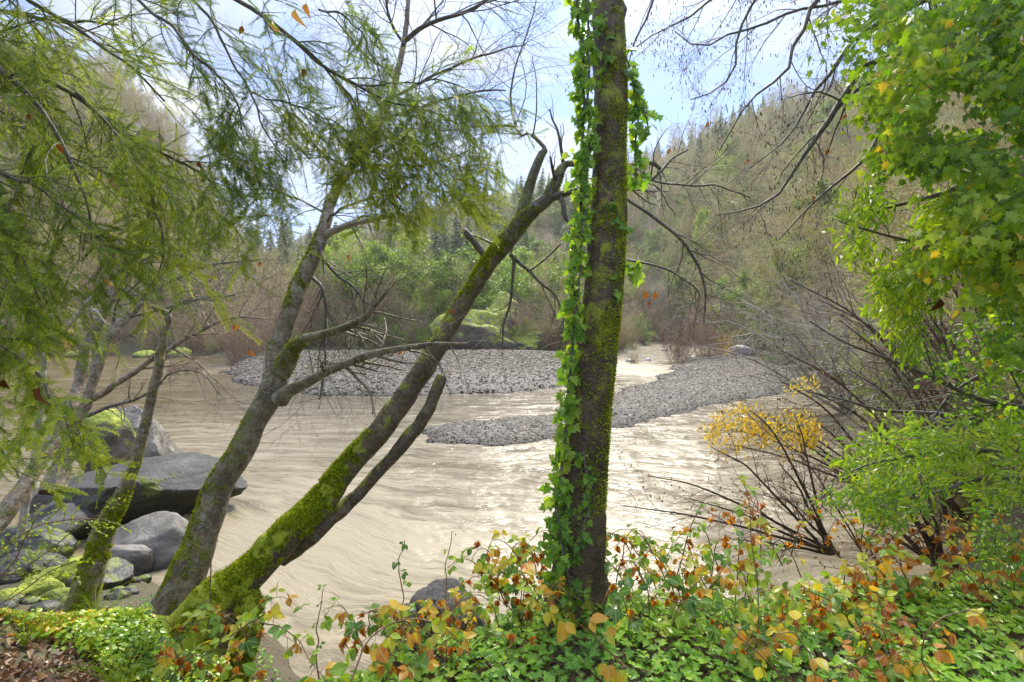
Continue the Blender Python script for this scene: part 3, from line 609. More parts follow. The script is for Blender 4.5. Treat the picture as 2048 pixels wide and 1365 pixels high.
# mossy outcrop at the back of the far bar
t = NT('mossy_outcrop'); pos = t.n('ShaderNodeNewGeometry').outputs['Position']; nz = t.n('ShaderNodeSeparateXYZ', {0: t.n('ShaderNodeNewGeometry').outputs['Normal']}).outputs[2]
mk = t.ramp(t.math('ADD', t.noise(pos, .9, 5, .6), t.math('MULTIPLY', nz, .22)), [(.50, 0.0), (.60, 1.0)]); mc = t.ramp(t.noise(pos, 3, 4), [(.3, (.10, .14, .018)), (.7, (.38, .42, .04))])
c = t.mix(mk, t.ramp(t.noise(pos, 2, 5), [(.3, (.05, .045, .04)), (.7, (.20, .17, .13))]), mc)
M_MOSSROCK = t.done(t.pbr(c, .85, t.bump(t.noise(pos, 4, 5), .8, .2)))
def rock(name, cx, cy_, cz, sx, sy, sz, mat, label, seed, cat='rock', rough=.28, group=None, rz=0.0, fl=2.2, flat=None, sub=None, cuts=9, cut=.72, smooth=True):
    v, f = sub or ICO5; rs = np.random.default_rng(seed); v = v.copy()
    for _ in range(cuts):                     # fracture planes
        n_ = nrm(rs.normal(size=3) * [1, 1, .8]); h = rs.uniform(cut - .12, cut + .12); d = v @ n_; v = v - np.maximum(d - h, 0)[:, None] * n_ * .92
    v = v * (1 + rough * fbm(v * 1.3 + seed * 3.1, 3) + .05 * fbm(v * 5 + seed, 4) + .018 * fbm(v * 17 + seed, 2))[:, None]
    v = v * [sx, sy, sz]
    if flat: v[:, 2] += flat * v[:, 0]
    ca, sa = math.cos(rz), math.sin(rz); v = v @ np.array([[ca, sa, 0], [-sa, ca, 0], [0, 0, 1]]) + [cx, cy_, cz]
    b = MB(); b.add(v, f); return tag(b.build(name, mat, None, (cx, cy_, cz), smooth), label, cat, group)
rock('mossy_outcrop', -4.8, 64.5, 1.2, 5.8, 3, 3.9, M_MOSSROCK, 'moss-covered rocky outcrop behind the far gravel bar', 5, rough=.5)
rock('mossy_outcrop', -1.2, 68, 3.8, 3.0, 3, 3.6, M_MOSSROCK, 'small upper knob of the mossy rock face behind the far bar', 9, rough=.5)
rock('mossy_outcrop', 1.8, 66, .8, 4.5, 3, 1.8, M_MOSSROCK, 'low green mossy ledge right of the outcrop', 12, rough=.5)
t = NT('pale_grey_rock'); pos = t.n('ShaderNodeNewGeometry').outputs['Position']
M_PALEROCK = t.done(t.pbr(t.ramp(t.noise(pos, 3, 6, .6), [(.3, (.14, .14, .145)), (.7, (.38, .38, .38))]), .55, t.bump(t.noise(pos, 8, 5), .6, .05)))
rock('pale_boulder', 24.3, 54, .75, 1.5, 1.2, .9, M_PALEROCK, 'pale grey boulder at the back end of the near gravel bar', 3, sub=ICO2)
for i, (px, y, s_) in enumerate([(1260, 50, .5), (1295, 52, .4), (1390, 55, .5), (1330, 70, .6)]): rock('river_rock', (px - 1024) / F * y, y, .0, s_, s_, s_ * .6, M_PALEROCK, ['small rock breaking the rapids beside the upright trunk', 'flat wet rock in the middle of the rapids', 'low rock at the spit side of the rapids', 'farthest rock at the head of the rapids'][i], 20 + i, group='rocks in the rapids', sub=ICO2)
# willow clumps growing on the bars, each one a bush
WL = [tm(thicket_template(3.2, 34, 1.7, .009), (M_REDTWIG, M_BUD), ('stems', 'foliage')), tm(thicket_template(2.4, 24, 1.5, .008), (M_REDTWIG, M_BUD), ('stems', 'foliage'))]
M_YEL = far_leaf('yellow_willow_leaves', [(0, (.30, .20, .03)), (.5, (.52, .36, .04)), (1, (.60, .48, .08))], .4)
by_, ly_ = thicket_template(2.2, 20, 1.8, .008); q_, T_, _, _ = sample_on(np.array(grow(np.array([[[0, 0, 0], [0, 0, .6], [.05, 0, 1.3], [0, 0, 2.0]]] * 8, float), np.ones((8, 4)) * .01, 12, .1, 1, (20, 80), ln=.9, n=4, wander=.2)[0]), 9); kq = len(q_); ly_.inst(*LANCE, q_, frames(nrm(T_ + rand_dirs(kq)), rand_dirs(kq)), rng.uniform(.09, .16, kq), rng.uniform(.2, 1, kq))
YW = tm((by_, ly_), (M_REDTWIG, M_YEL), ('stems', 'leaves'))
GW = 'bare red-stemmed willow clumps at the water edge'
def willow(px, y, s0_, label, tmx=None, kind='willow_clump', by=None, group=None, tilt=(0, 0)):
    s = s0_ * (1.4 if s0_ > .6 else 1); x = (px - 1024) / F * y; z = None if by is None else 3.6 - (by - 650) / F * y
    if z is None: z = max(float(hfun(np.array([x]), np.array([y]))[0]), 0.0)
    return place(tmx or WL[rng.integers(2)], kind, x, y, s, label, 'willow', group, z=z, sink=.15, names=('stems', 'foliage'), tilt=tilt)
willow(1358, 50, 1.05, 'upright bare willow clump at the left end of the near bar tip', by=735)
willow(1412, 52, 1.3, 'bushy willow with dark forked stems behind the near gravel bar', by=722)
willow(1450, 52, .95, 'yellow-leaved willow bush behind the near gravel bar', YW, 'yellow_willow', by=725)
willow(1268, 48, .55, 'lone thin willow sapling standing in the rapids', by=742)
willow(1170, 62, 1.5, 'bare willow clump just left of the upright trunk', by=712)
willow(1110, 64, 1.4, 'reddish willow clump right of the mossy ledge', by=712)
willow(1320, 105, 2.4, 'wide hazy willow thicket where the river leaves sight', by=676)
willow(1250, 95, 2.2, 'hazy willow thicket behind the rapids', by=680)
willow(1500, 62, 1.5, 'brown willow clump at the head of the right channel', by=700)
willow(1470, 75, 2.2, 'tall brown willow thicket behind the yellow willow', by=690)
for px, y, s, lab in [(470, 46, 1.0, 'low willow tangle at the left tip of the far bar'), (500, 50, 1.3, 'reddish willow tangle behind the left tip of the far bar'), (540, 56, 1.9, 'tall purple-brown willow thicket left of the alder'), (580, 62, 2.0, 'purple-brown willow thicket directly behind the alder trunk'), (630, 66, 2.0, 'brown willow thicket right of the alder trunk'), (700, 66, 1.8, 'brown willow thicket at the back of the far bar'), (765, 68, 1.7, 'willow thicket between the alder limb and the leaning trunk'), (830, 66, 1.5, 'willow thicket left of the mossy outcrop'), (1045, 66, 1.3, 'small willow thicket in front of the mossy ledge')]:
    willow(px, y, s, lab)
for px, y, s in [(352, 38, .30), (372, 37.5, .35), (392, 38, .33), (340, 36.5, .28)]:
    willow(px, y, s, 'tiny drowned willow shoots standing in the river at the left', by=650 + 3.6 / y * F, group='drowned shoots in the left channel')
for px, y, s, lab in [(130, 48, .9, 'golden bush at the left water edge behind the bare trunks'), (60, 52, 1.1, 'golden bush farthest left on the far shore'), (210, 60, .9, 'small golden bush on the far left shore')]:
    willow(px, y, s, lab, YW, 'golden_bush', by=712)
for i, (px, s_) in enumerate([(290, .9), (350, 1.3), (150, 1.0)]): rock('shore_rock', (px - 1024) / F * 57, 57, .2, s_ * 1.6, 1.2, s_ * .7, M_MOSSROCK, ['small mossy rock on the far left shore', 'wide mossy rock on the far left shore below the brush', 'mossy shore rock beneath the golden bush'][i], 33 + i, sub=ICO2)
# ------------------------------------------------------------------ bank trees
M_BARK_DARK = bark_mat('mossy_dark_bark', (.024, .015, .009), (.18, .115, .068), (.24, .27, .014), .42, (1, 1, 3.0), 34, .3, .62, .25)
M_BARK_ALDER = bark_mat('pale_alder_bark', (.070, .046, .028), (.38, .31, .215), (.17, .20, .015), .28, (1, 1, .7), 22, .5, .6, .75, .55)
M_BARK_LEAN = bark_mat('leaning_trunk_bark', (.045, .030, .019), (.24, .17, .11), (.27, .32, .012), .40, (1, 1, 1.6), 30, 1.2, .6, .5, .2)
M_PALE = bark_mat('bleached_branch_bark', (.24, .21, .17), (.55, .51, .44), (.12, .15, .03), .2, (1, 1, .5), 30, .3, .6)
M_BRANCH = bark_mat('bare_branch_bark', (.060, .048, .038), (.21, .18, .14), (.20, .22, .05), .26, (1, 1, .7), 30, .4, .6, .3, .3)
t = NT('feathery_moss'); c = t.ramp(t.attr('tint').outputs['Fac'], [(0, (.06, .08, .006)), (.45, (.26, .32, .012)), (.8, (.50, .56, .02)), (1, (.62, .60, .05))])
M_MOSS = t.done(t.n('ShaderNodeMixShader', {0: .35, 1: t.pbr(c, .8, None, .2), 2: t.n('ShaderNodeBsdfTranslucent', {'Color': c}).outputs[0]}).outputs[0])
M_IVY = leaf_mat('ivy_leaf', [(0, (.05, .14, .018)), (.45, (.15, .34, .022)), (.8, (.30, .52, .035)), (1, (.48, .60, .05))], .5, .32, vein=.5)
def trunk_mesh(p, r, sides=40, rough=.09, flare=0.0, tint=.5, knots=0):
    "one trunk with an uneven surface"
    b = MB(); n = len(p); P = p[None]; b.tubes(P, r[None], sides)
    v = b.v[0].reshape(n, sides, 3); c = p[:, None, :]; d = v - c; bc = b.b[0].reshape(n, sides, 3)
    k = 1 + rough * fbm(bc * 6 + 3, 3) + rough * .6 * fbm(bc * [14, 14, 5], 3) + .35 * rough * fbm(bc * 45, 2)
    for _ in range(knots):
        i0 = rng.integers(n // 10, n - 2); j0 = rng.integers(sides); dj = np.minimum((np.arange(sides) - j0) % sides, (j0 - np.arange(sides)) % sides)
        seg = np.linalg.norm(p - p[i0], axis=1) / r[i0]
        k = k + .28 * np.exp(-(seg[:, None] / .5) ** 2 - (dj[None] * 6.28 / sides / .45) ** 2)
    if flare:
        s = np.linalg.norm(p - p[0], axis=1); a = np.arange(sides) * 6.28 / sides
        k = k + flare * np.exp(-s / .22)[:, None] * (.55 + .45 * np.cos(a * 5 + 1))[None]
    b.v[0] = (c + d * k[..., None]).reshape(-1, 3); b.t[0] = np.zeros(n * sides) + tint if np.isscalar(tint) else np.repeat(tint, sides)
    # end cap
    e = b.n; b.v.append((p[-1] + (p[-1] - p[-2]) * .1)[None]); b.f.append(np.array([[(n - 1) * sides + j, (n - 1) * sides + (j + 1) % sides, e] for j in range(sides)])); b.t.append(np.array([.1])); b.b.append(p[-1][None]); b.mi.append(np.zeros(sides, int)); b.n += 1
    return b
def moss_on(p, r, n, dens, up=1.0, size=.012, side=None, seedn=0, th=0.0):
    """tufts of moss on a limb: dens (len p) weights along it; up = how strongly it keeps to the upper side"""
    b = MB(); m = n * 4; w = np.asarray(dens, float) * r; w = w / w.sum(); i = rng.choice(len(p) - 1, m, p=w[:-1] / w[:-1].sum()); f_ = rng.uniform(0, 1, m)[:, None]
    q = p[i] * (1 - f_) + p[i + 1] * f_; T = nrm(p[i + 1] - p[i]); nrml = rand_dirs(m); nrml = nrm(nrml - (nrml * T).sum(1, keepdims=True) * T); rr = r[i]
    pos = q + nrml * rr[:, None] * 1.0
    s = .5 * fbm(pos * 7 + seedn, 3) + .45 * fbm(pos * 22 + seedn, 2) + up * .5 * nrml[:, 2] + (0 if side is None else .5 * (nrml @ np.asarray(side, float))) + .35 * (dens[i] / max(dens.max(), 1e-6) - 1)
    ok = s > th; pos = pos[ok][:n]; nrml = nrml[ok][:n]; s = s[ok][:n]; k = len(pos)
    d = nrm(nrml + .8 * rand_dirs(k) + [0, 0, -.25]); b.inst(*strip([.12, .2, .12, 0], .1, .5), pos - nrml * size * .25, frames(d, rand_dirs(k)), size * rng.uniform(.6, 1.8, k), np.clip(.35 + .5 * s + rng.uniform(-.3, .3, k), 0, 1))
    return b
def limb(b, pts, n=24, sides=10, wob=.006, tint=.5):
    p, r = pxline(pts, n, wob); b.tubes(p, r, sides, tint, cap=True); return p, r
def twigs(b, p, r, m1=8, l1=.35, m2=5, l2=.14, trop=(0, 0, -.04), t0=.3, rmin=.0014, m3=0, ang=(30, 65)):
    A, ra = grow(p, r, m1, t0, 1, ang, ln=l1, n=7, wander=.14, trop=trop, rf=.45, rmin=rmin * 1.5)
    B, rb = grow(A, ra, m2, .15, 1, (25, 65), ln=l2, n=5, wander=.18, trop=trop, rmin=rmin)
    b.tubes(A, ra, 4, .4); b.tubes(B, rb, 3, .4)
    if m3:
        C, rc = grow(B, rb, m3, .2, 1, (25, 60), ln=l2 * .55, n=4, wander=.2, trop=trop, rmin=rmin * .8); b.tubes(C, rc, 3, .4); return A, B, C
    return A, B, B
# --- upright ivy-clad trunk
A_PTS = [(1150, 1290, 150, 3.12), (1156, 1200, 116, 3.15), (1158, 1120, 99, 3.18), (1161, 1050, 93, 3.2), (1172, 910, 88, 3.22), (1184, 785, 82, 3.26), (1191, 715, 81, 3.28), (1204, 610, 77, 3.32), (1211, 520, 76, 3.35), (1215, 460, 73, 3.38), (1218, 345, 67, 3.45), (1220, 240, 66, 3.5), (1219, 120, 65, 3.6), (1213, 0, 60, 3.7), (1206, -150, 54, 3.85), (1200, -420, 42, 4.1)]
pA, rA = pxline(A_PTS, 150, .004)
TA = thing('ivy_clad_tree', 'tall upright dark trunk with moss and climbing ivy at the bank edge', 'tree', pA[0])
o0 = tuple(pA[0])
trunk_mesh(pA, rA, 56, .12, .35, np.interp(np.arange(150), [0, 20, 45, 110, 150], [.4, .3, .5, .5, .2]), 3).build('trunk', M_BARK_DARK, TA, o0, True)
s = np.linspace(0, 1, 150)
moss_on(pA, rA, 24000, np.interp(s, [0, .15, .3, .5, .62, .7, 1], [.5, .8, .9, 1, .9, .35, .2]), -.1, .011, (.95, -.40, 0), 5, .0).build('moss', M_MOSS, TA, o0)
# --- ivy hanging beside and climbing over that trunk
V = thing('climbing_ivy', 'bright green ivy vine hanging down the upright trunk', 'ivy', (pA[5] + [-.2, 0, 0]))
ov = tuple(pA[5] + [-.2, 0, 0]); st = MB(); lf_ = MB()
def vine(pts, n, leaf, per, spread, tint0, st=st, lf_=lf_, n_leaf=None, tilt=.35, tspan=.35):
    p, r = pxline([(x, y, w, d) for x, y, w, d in pts], n, .012); st.tubes(p, r, 5)
    A, ra = grow(p, r, per, 0, 1, (40, 100), ln=spread, n=4, wander=.3, trop=(0, 0, -.1), rmin=.001); st.tubes(A, ra, 3)
    q, T, _, _ = sample_on(A, n_leaf or 4, .2, 1); k = len(q)
    d = nrm(.5 * T + rng.normal(size=(k, 3)) * .5 + [0, -.25, -.75]); up = nrm(rng.normal(size=(k, 3)) * tilt + [0, -1.0, .35])
    lf_.inst(*IVY, q + rng.normal(size=(k, 3)) * .012, frames(d, up), leaf * rng.uniform(.55, 1.25, k), np.clip(tint0 + rng.uniform(-tspan, tspan, k), 0, 1))
vine([(1148, -60, 5, 3.55), (1160, 60, 6, 3.5), (1168, 180, 6, 3.42), (1168, 300, 7, 3.38), (1162, 420, 7, 3.32), (1150, 540, 7, 3.26), (1148, 640, 7, 3.2), (1142, 740, 7, 3.16), (1132, 840, 7, 3.13), (1122, 940, 7, 3.1), (1112, 1040, 8, 3.1)], 90, .060, 165, .078, .72, n_leaf=4)
vine([(1165, -60, 4, 3.5), (1178, 120, 5, 3.42), (1176, 330, 5, 3.34), (1165, 480, 5, 3.25), (1155, 600, 4, 3.2)], 60, .055, 55, .055, .62)
vine([(1178, 960, 3, 3.06), (1170, 900, 3, 3.08), (1178, 1000, 4, 3.04), (1166, 1060, 4, 3.02), (1150, 1110, 5, 3.0)], 40, .042, 26, .06, .5, n_leaf=3)
vine([(1215, 20, 3, 3.52), (1205, 70, 3, 3.5), (1225, 105, 3, 3.48), (1212, 140, 3, 3.48), (1200, 170, 3, 3.46)], 24, .055, 14, .05, .6, n_leaf=3)
vine([(1228, 400, 3, 3.28), (1238, 450, 3, 3.27), (1224, 500, 3, 3.25), (1232, 600, 3, 3.22)], 24, .05, 14, .05, .45, n_leaf=3)
vine([(1252, 110, 3, 3.5), (1268, 170, 4, 3.5), (1275, 250, 4, 3.5), (1268, 330, 4, 3.48), (1272, 370, 4, 3.45)], 30, .070, 24, .08, .62, n_leaf=4)
vine([(1250, 530, 3, 3.3), (1275, 535, 3, 3.3), (1282, 545, 3, 3.3)], 10, .075, 5, .05, .8, n_leaf=3)
vine([(1255, 140, 3, 3.5), (1290, 225, 3, 3.5), (1300, 270, 3, 3.5)], 14, .07, 8, .07, .55, n_leaf=4)
vine([(1115, 1020, 4, 3.05), (1120, 1070, 5, 3.0), (1130, 1120, 6, 2.98), (1145, 1180, 6, 2.95)], 24, .06, 30, .12, .55, n_leaf=4)
st.build('stem', M_BRANCH, V, ov); lf_.build('leaves', M_IVY, V, ov)

# --- leaning mossy trunk with a broken stub
B_PTS = [(395, 1270, 125, 3.30), (436, 1205, 112, 3.35), (465, 1178, 98, 3.4), (516, 1133, 86, 3.5), (568, 1077, 82, 3.6), (637, 1009, 76, 3.75), (689, 943, 64, 3.9), (745, 880, 60, 4.0), (790, 822, 58, 4.1), (832, 762, 54, 4.2), (872, 698, 50, 4.3), (924, 612, 46, 4.45), (968, 540, 45, 4.55), (1010, 488, 46, 4.65)]
pB, rB = pxline(B_PTS, 110, .006); rB = rB * np.interp(np.arange(110), [0, 10, 110], [.92, .76, .76]); oB = tuple(pB[4])
TB = thing('leaning_tree', 'leaning trunk sleeved in bright green moss, forked high above the river', 'tree', oB)
trunk_mesh(pB, rB, 44, .09, .25, np.interp(np.arange(110), [0, 38, 50, 75, 110], [.75, .6, .15, .25, .5]), 4).build('trunk', M_BARK_LEAN, TB, oB, True)
fk = MB()
pts_l = [(1010, 488, 36, 4.65), (1034, 450, 26, 4.7), (1052, 400, 21, 4.75), (1066, 350, 19, 4.8), (1084, 306, 15, 4.85), (1091, 298, 9, 4.87), (1060, 267, 7, 4.9), (1040, 270, 6, 4.9), (1028, 240, 5, 4.95), (1022, 182, 4, 5.0), (1032, 127, 3.2, 5.0), (1056, 62, 2.6, 5.1), (1072, 5, 2, 5.1), (1085, -80, 2, 5.2)]
pts_r = [(1010, 488, 38, 4.65), (1036, 452, 33, 4.65), (1063, 423, 30, 4.65), (1094, 399, 27, 4.65), (1108, 372, 22, 4.65), (1125, 337, 18, 4.7), (1138, 327, 13, 4.7), (1170, 332, 10, 4.7), (1256, 331, 9, 4.7), (1304, 327, 8, 4.7), (1321, 339, 7, 4.7)]
fl = limb(fk, pts_l, 60, 14, .006, .6); fr = limb(fk, pts_r, 50, 16, .006, .75)
f3 = limb(fk, [(1090, 400, 20, 4.65), (1122, 389, 15, 4.62), (1153, 382, 13, 4.6), (1200, 378, 11, 4.6), (1258, 372, 10, 4.6), (1290, 366, 9, 4.6), (1320, 345, 6, 4.65), (1345, 318, 4, 4.7), (1375, 300, 3, 4.7)], 36, 10, .006, .6)
f4 = limb(fk, [(1118, 390, 12, 4.62), (1125, 406, 11, 4.6), (1132, 437, 10, 4.58), (1150, 456, 7, 4.56), (1180, 480, 5, 4.5), (1240, 520, 4, 4.5)], 24, 9, .006, .6)
f5 = limb(fk, [(978, 524, 16, 4.58), (955, 492, 14, 4.6), (930, 463, 13, 4.62), (924, 462, 12, 4.62)], 14, 10, .003, .1)
f6 = limb(fk, [(1250, 398, 6, 4.6), (1300, 430, 6.5, 4.55), (1348, 467, 7, 4.5), (1375, 495, 6.5, 4.5), (1400, 540, 6, 4.5), (1412, 590, 4, 4.5), (1408, 650, 2.5, 4.5)], 30, 7, .006, .3)
f7 = limb(fk, [(1256, 340, 5, 4.7), (1300, 360, 4.5, 4.7), (1380, 372, 4, 4.7), (1430, 372, 3.5, 4.8), (1500, 395, 2.5, 4.8)], 26, 6, .01, .3)
f8 = limb(fk, [(1250, 520, 5, 4.4), (1290, 528, 4.5, 4.4), (1345, 545, 4, 4.4), (1400, 590, 3, 4.4), (1360, 620, 2, 4.4)], 24, 6, .01, .3)
f9 = limb(fk, [(1020, 508, 9, 4.6), (1040, 528, 7, 4.6), (1062, 545, 7, 4.6), (1084, 568, 6, 4.6), (1110, 590, 4.5, 4.6), (1128, 640, 3.5, 4.6), (1120, 700, 2.5, 4.6)], 24, 7, .006, .5)
f10 = limb(fk, [(1028, 512, 8, 4.6), (1026, 560, 6, 4.6), (1020, 610, 5, 4.6), (1008, 650, 4, 4.6), (1006, 690, 3, 4.6)], 20, 6, .006, .5)
f11 = limb(fk, [(1055, 545, 4, 4.6), (1090, 520, 4, 4.6), (1122, 488, 3, 4.6)], 12, 6, .005, .3)
f12 = limb(fk, [(1000, 495, 6, 4.6), (960, 476, 5, 4.62), (928, 462, 4, 4.65), (915, 440, 3, 4.7)], 12, 6, .005, .2)
f13 = limb(fk, [(1030, 255, 4.5, 4.9), (990, 254, 4, 4.95), (945, 255, 3.4, 5), (890, 262, 2.6, 5), (840, 250, 2, 5)], 24, 6, .01, .3)
for q_, m_, l_ in ((fl, 22, .6), (fr, 8, .4), (f3, 9, .45), (f4, 7, .4), (f6, 12, .5), (f7, 16, .6), (f8, 14, .5), (f9, 9, .4), (f10, 8, .35), (f12, 4, .3), (f13, 10, .5)):
    twigs(fk, q_[0], q_[1], m_, l_, 5, .2, (0, 0, -.02), .35, m3=2)
fk.build('branch', M_BRANCH, TB, oB, True)
sb = MB(); pS, rS = pxline([(560, 1118, 40, 3.75), (610, 1085, 40, 3.72), (680, 1022, 36, 3.85), (735, 968, 30, 3.95), (770, 930, 28, 4.0), (805, 892, 31, 4.02), (842, 842, 33, 4.06), (862, 808, 30, 4.1), (876, 775, 27, 4.12), (884, 752, 24, 4.14)], 60, .008); rS = rS * .84
trunk_mesh(pS, rS, 26, .16, 0, .15, 4).build('broken_stub', M_BARK_LEAN, TB, oB, True)
rt, rr_ = pxline([(470, 1180, 70, 3.4), (492, 1210, 58, 3.38), (498, 1260, 46, 3.36), (484, 1320, 40, 3.34), (470, 1380, 36, 3.3)], 30, .01); trunk_mesh(rt, rr_, 22, .22, 0, .9, 4).build('root', M_BARK_LEAN, TB, oB, True)
moss_on(rt, rr_, 4200, np.ones(30), .3, .016, None, 5, -.1).build('moss', M_MOSS, TB, oB)
mo = moss_on(pB, rB, 36000, np.interp(np.linspace(0, 1, 110), [0, .05, .34, .42, .47, .52, .57, .62, .72, .78, .9, 1], [1, 1, .95, .55, .12, .10, .45, .12, .4, .15, .5, .9]), 1.0, .016, None, 3, .10)
mo.build('moss', M_MOSS, TB, oB)
moss_on(pS, rS, 1600, np.ones(60), .5, .010, None, 8, .38).build('moss', M_MOSS, TB, oB)
m_ = moss_on(fr[0], fr[1], 3500, np.linspace(1, .1, 50), .2, .011, None, 8, -.05); m_.build('moss', M_MOSS, TB, oB); moss_on(fl[0], fl[1], 2500, np.interp(np.arange(60), [0, 25, 30, 60], [1, .8, .1, 0]) + .001, .0, .010, None, 2, -.05).build('moss', M_MOSS, TB, oB)

# --- pale alder trunk with three limbs
C_PTS = [(345, 1215, 90, 3.75), (378, 1140, 88, 3.8), (398, 1090, 78, 3.85), (415, 1045, 74, 3.9), (443, 964, 68, 4.0), (484, 905, 64, 4.05), (507, 850, 60, 4.1), (533, 805, 60, 4.15), (549, 765, 60, 4.2), (552, 715, 50, 4.3), (566, 664, 46, 4.4), (586, 605, 44, 4.5), (613, 543, 40, 4.65), (637, 492, 37, 4.75), (650, 447, 32, 4.85), (666, 395, 28, 5.0), (690, 352, 25, 5.1), (730, 295, 22, 5.2), (765, 235, 19, 5.3), (790, 165, 17, 5.4), (802, 110, 16, 5.5), (812, 60, 13, 5.6), (817, -10, 11, 5.7), (822, -150, 8, 5.9)]
pC, rC = pxline(C_PTS, 150, .006); rC = rC * .75; oC = tuple(pC[5])
TC = thing('alder_tree', 'pale grey alder with moss patches and three bare limbs, left of the mossy leaning trunk', 'tree', oC)
trunk_mesh(pC, rC, 40, .08, .3, np.interp(np.arange(150), [0, 22, 40, 60, 72, 100, 150], [.6, .5, .15, .45, .2, .2, .1]), 5).build('trunk', M_BARK_ALDER, TC, oC, True)
def part_limb(pts, n, name, mat, parent, org, tw=None, sides=12, wob=.006, tint=.4):
    b = MB(); q_ = limb(b, pts, n, sides, wob, tint); r_ = None
    if tw: r_ = twigs(b, q_[0], q_[1], **tw)
    b.build(name, mat, parent, org, True); return q_, r_
c1, _ = part_limb([(558, 748, 42, 4.22), (580, 712, 34, 4.2), (594, 690, 27, 4.18), (612, 678, 20, 4.15), (650, 669, 17, 4.1), (690, 655, 16, 4.0), (722, 640, 15, 3.95), (742, 622, 11, 3.9), (760, 600, 7, 3.9), (779, 576, 3.5, 3.88)], 44, 'limb', M_BARK_ALDER, TC, oC, dict(m1=12, l1=.42, m2=5, l2=.2, t0=.5, m3=2), tint=.6)
c2, _ = part_limb([(560, 800, 36, 4.1), (580, 783, 26, 4.05), (610, 768, 21, 4.0), (650, 746, 18, 3.9), (700, 724, 16, 3.85), (740, 710, 15, 3.8), (800, 698, 12, 3.8), (855, 690, 9, 3.8), (900, 688, 6, 3.8), (935, 687, 4, 3.8)], 44, 'limb', M_BARK_ALDER, TC, oC, dict(m1=12, l1=.38, m2=5, l2=.18, t0=.3, m3=2))
c3, _ = part_limb([(646, 474, 18, 4.8), (665, 464, 15, 4.78), (700, 450, 13, 4.7), (740, 440, 12, 4.7), (775, 432, 11, 4.65), (802, 423, 10, 4.65)], 22, 'limb', M_PALE, TC, oC, dict(m1=4, l1=.3, m2=4, l2=.18, m3=2), tint=.3)
c4, _ = part_limb([(813, 80, 10, 5.55), (840, 58, 9, 5.5), (870, 43, 8, 5.5), (925, 27, 7, 5.4), (974, 0, 6, 5.4), (1030, -40, 5, 5.4)], 24, 'limb', M_BRANCH, TC, oC, dict(m1=16, l1=.9, m2=7, l2=.4, m3=3, t0=.1))
for pts in ([(795, 190, 7, 5.35), (850, 160, 6, 5.3), (920, 130, 5, 5.3), (1000, 100, 3.5, 5.3), (1050, 90, 2, 5.3)], [(770, 240, 7, 5.3), (840, 215, 6, 5.2), (930, 190, 5, 5.2), (1010, 180, 3, 5.2)], [(806, 90, 6, 5.5), (780, 40, 5, 5.5), (770, -30, 4, 5.5)],
            [(800, 150, 5, 5.4), (740, 120, 4.5, 5.4), (690, 60, 3.5, 5.4), (650, 20, 3, 5.4)], [(700, 340, 6, 5.1), (640, 300, 5, 5.1), (590, 230, 4, 5.1), (560, 150, 3, 5.1)], [(690, 352, 6, 5.1), (760, 330, 5, 5), (850, 330, 4, 5), (940, 300, 3, 5)],
            [(655, 430, 5, 4.9), (600, 400, 4, 4.9), (540, 380, 3, 4.9), (480, 380, 2, 4.9)], [(640, 490, 7, 4.7), (655, 530, 6, 4.6), (700, 570, 5, 4.6), (740, 610, 3, 4.6)], [(628, 555, 8, 4.6), (646, 575, 7, 4.55), (652, 620, 6, 4.5), (648, 680, 5, 4.5), (650, 740, 3.5, 4.5), (640, 800, 2.5, 4.5)],
            [(652, 445, 5, 4.8), (680, 420, 5, 4.8), (720, 402, 4, 4.8), (745, 396, 3, 4.8)]):
    part_limb(pts, 24, 'branch', M_BRANCH, TC, oC, dict(m1=13, l1=.7, m2=7, l2=.32, m3=3, t0=.1), sides=7, wob=.012)
moss_on(pC, rC, 10000, np.interp(np.linspace(0, 1, 150), [0, .14, .2, .3, .34, .42, .47, .55, .62, .75, 1], [1, .9, .15, .3, .95, .9, .2, .5, .3, .3, .1]), .35, .013, (-.5, -.3, 0), 11, .12).build('moss', M_MOSS, TC, oC)
moss_on(c1[0], c1[1], 1800, np.interp(np.arange(44), [0, 12, 16, 44], [1, .8, .15, .05]), .2, .011, None, 4, 0).build('moss', M_MOSS, TC, oC)

# --- slim tree at the left
D_PTS = [(150, 1240, 62, 4.1), (185, 1140, 56, 4.2), (200, 1085, 48, 4.25), (216, 1040, 44, 4.3), (238, 1005, 36, 4.3), (256, 962, 30, 4.35), (274, 916, 26, 4.4), (287, 865, 24, 4.45), (300, 812, 22, 4.5), (313, 750, 22, 4.55), (321, 708, 20, 4.6), (330, 665, 17, 4.62), (337, 632, 16, 4.65), (322, 622, 14, 4.65), (300, 611, 11, 4.65), (280, 607, 8, 4.65)]
pD, rD = pxline(D_PTS, 100, .005); rD = rD * .82; oD = tuple(pD[4])
TD = thing('slim_tree', 'slim leaning tree with hooked broken top and mossy foot beside the boulders', 'tree', oD)
trunk_mesh(pD, rD, 28, .12, .3, np.interp(np.arange(100), [0, 35, 45, 100], [.8, .6, .2, .1]), 6).build('trunk', M_BARK_ALDER, TD, oD, True)
moss_on(pD, rD, 5500, np.interp(np.arange(100), [0, 30, 42, 60, 100], [1, 1, .3, .3, .15]), .3, .015, (.5, -.5, 0), 11, .14).build('moss', M_MOSS, TD, oD)
for pts in ([(337, 632, 5, 4.65), (350, 615, 4, 4.65), (380, 600, 3, 4.6), (430, 600, 2, 4.6)], [(300, 612, 5, 4.65), (292, 590, 4, 4.65), (310, 560, 3, 4.7), (360, 530, 2, 4.7)], [(318, 770, 4, 4.55), (345, 745, 3.5, 4.5), (400, 745, 3, 4.5), (440, 790, 2, 4.5)]):
    part_limb(pts, 16, 'branch', M_BRANCH, TD, oD, dict(m1=6, l1=.4, m2=5, l2=.2, m3=2, t0=.2), sides=6)
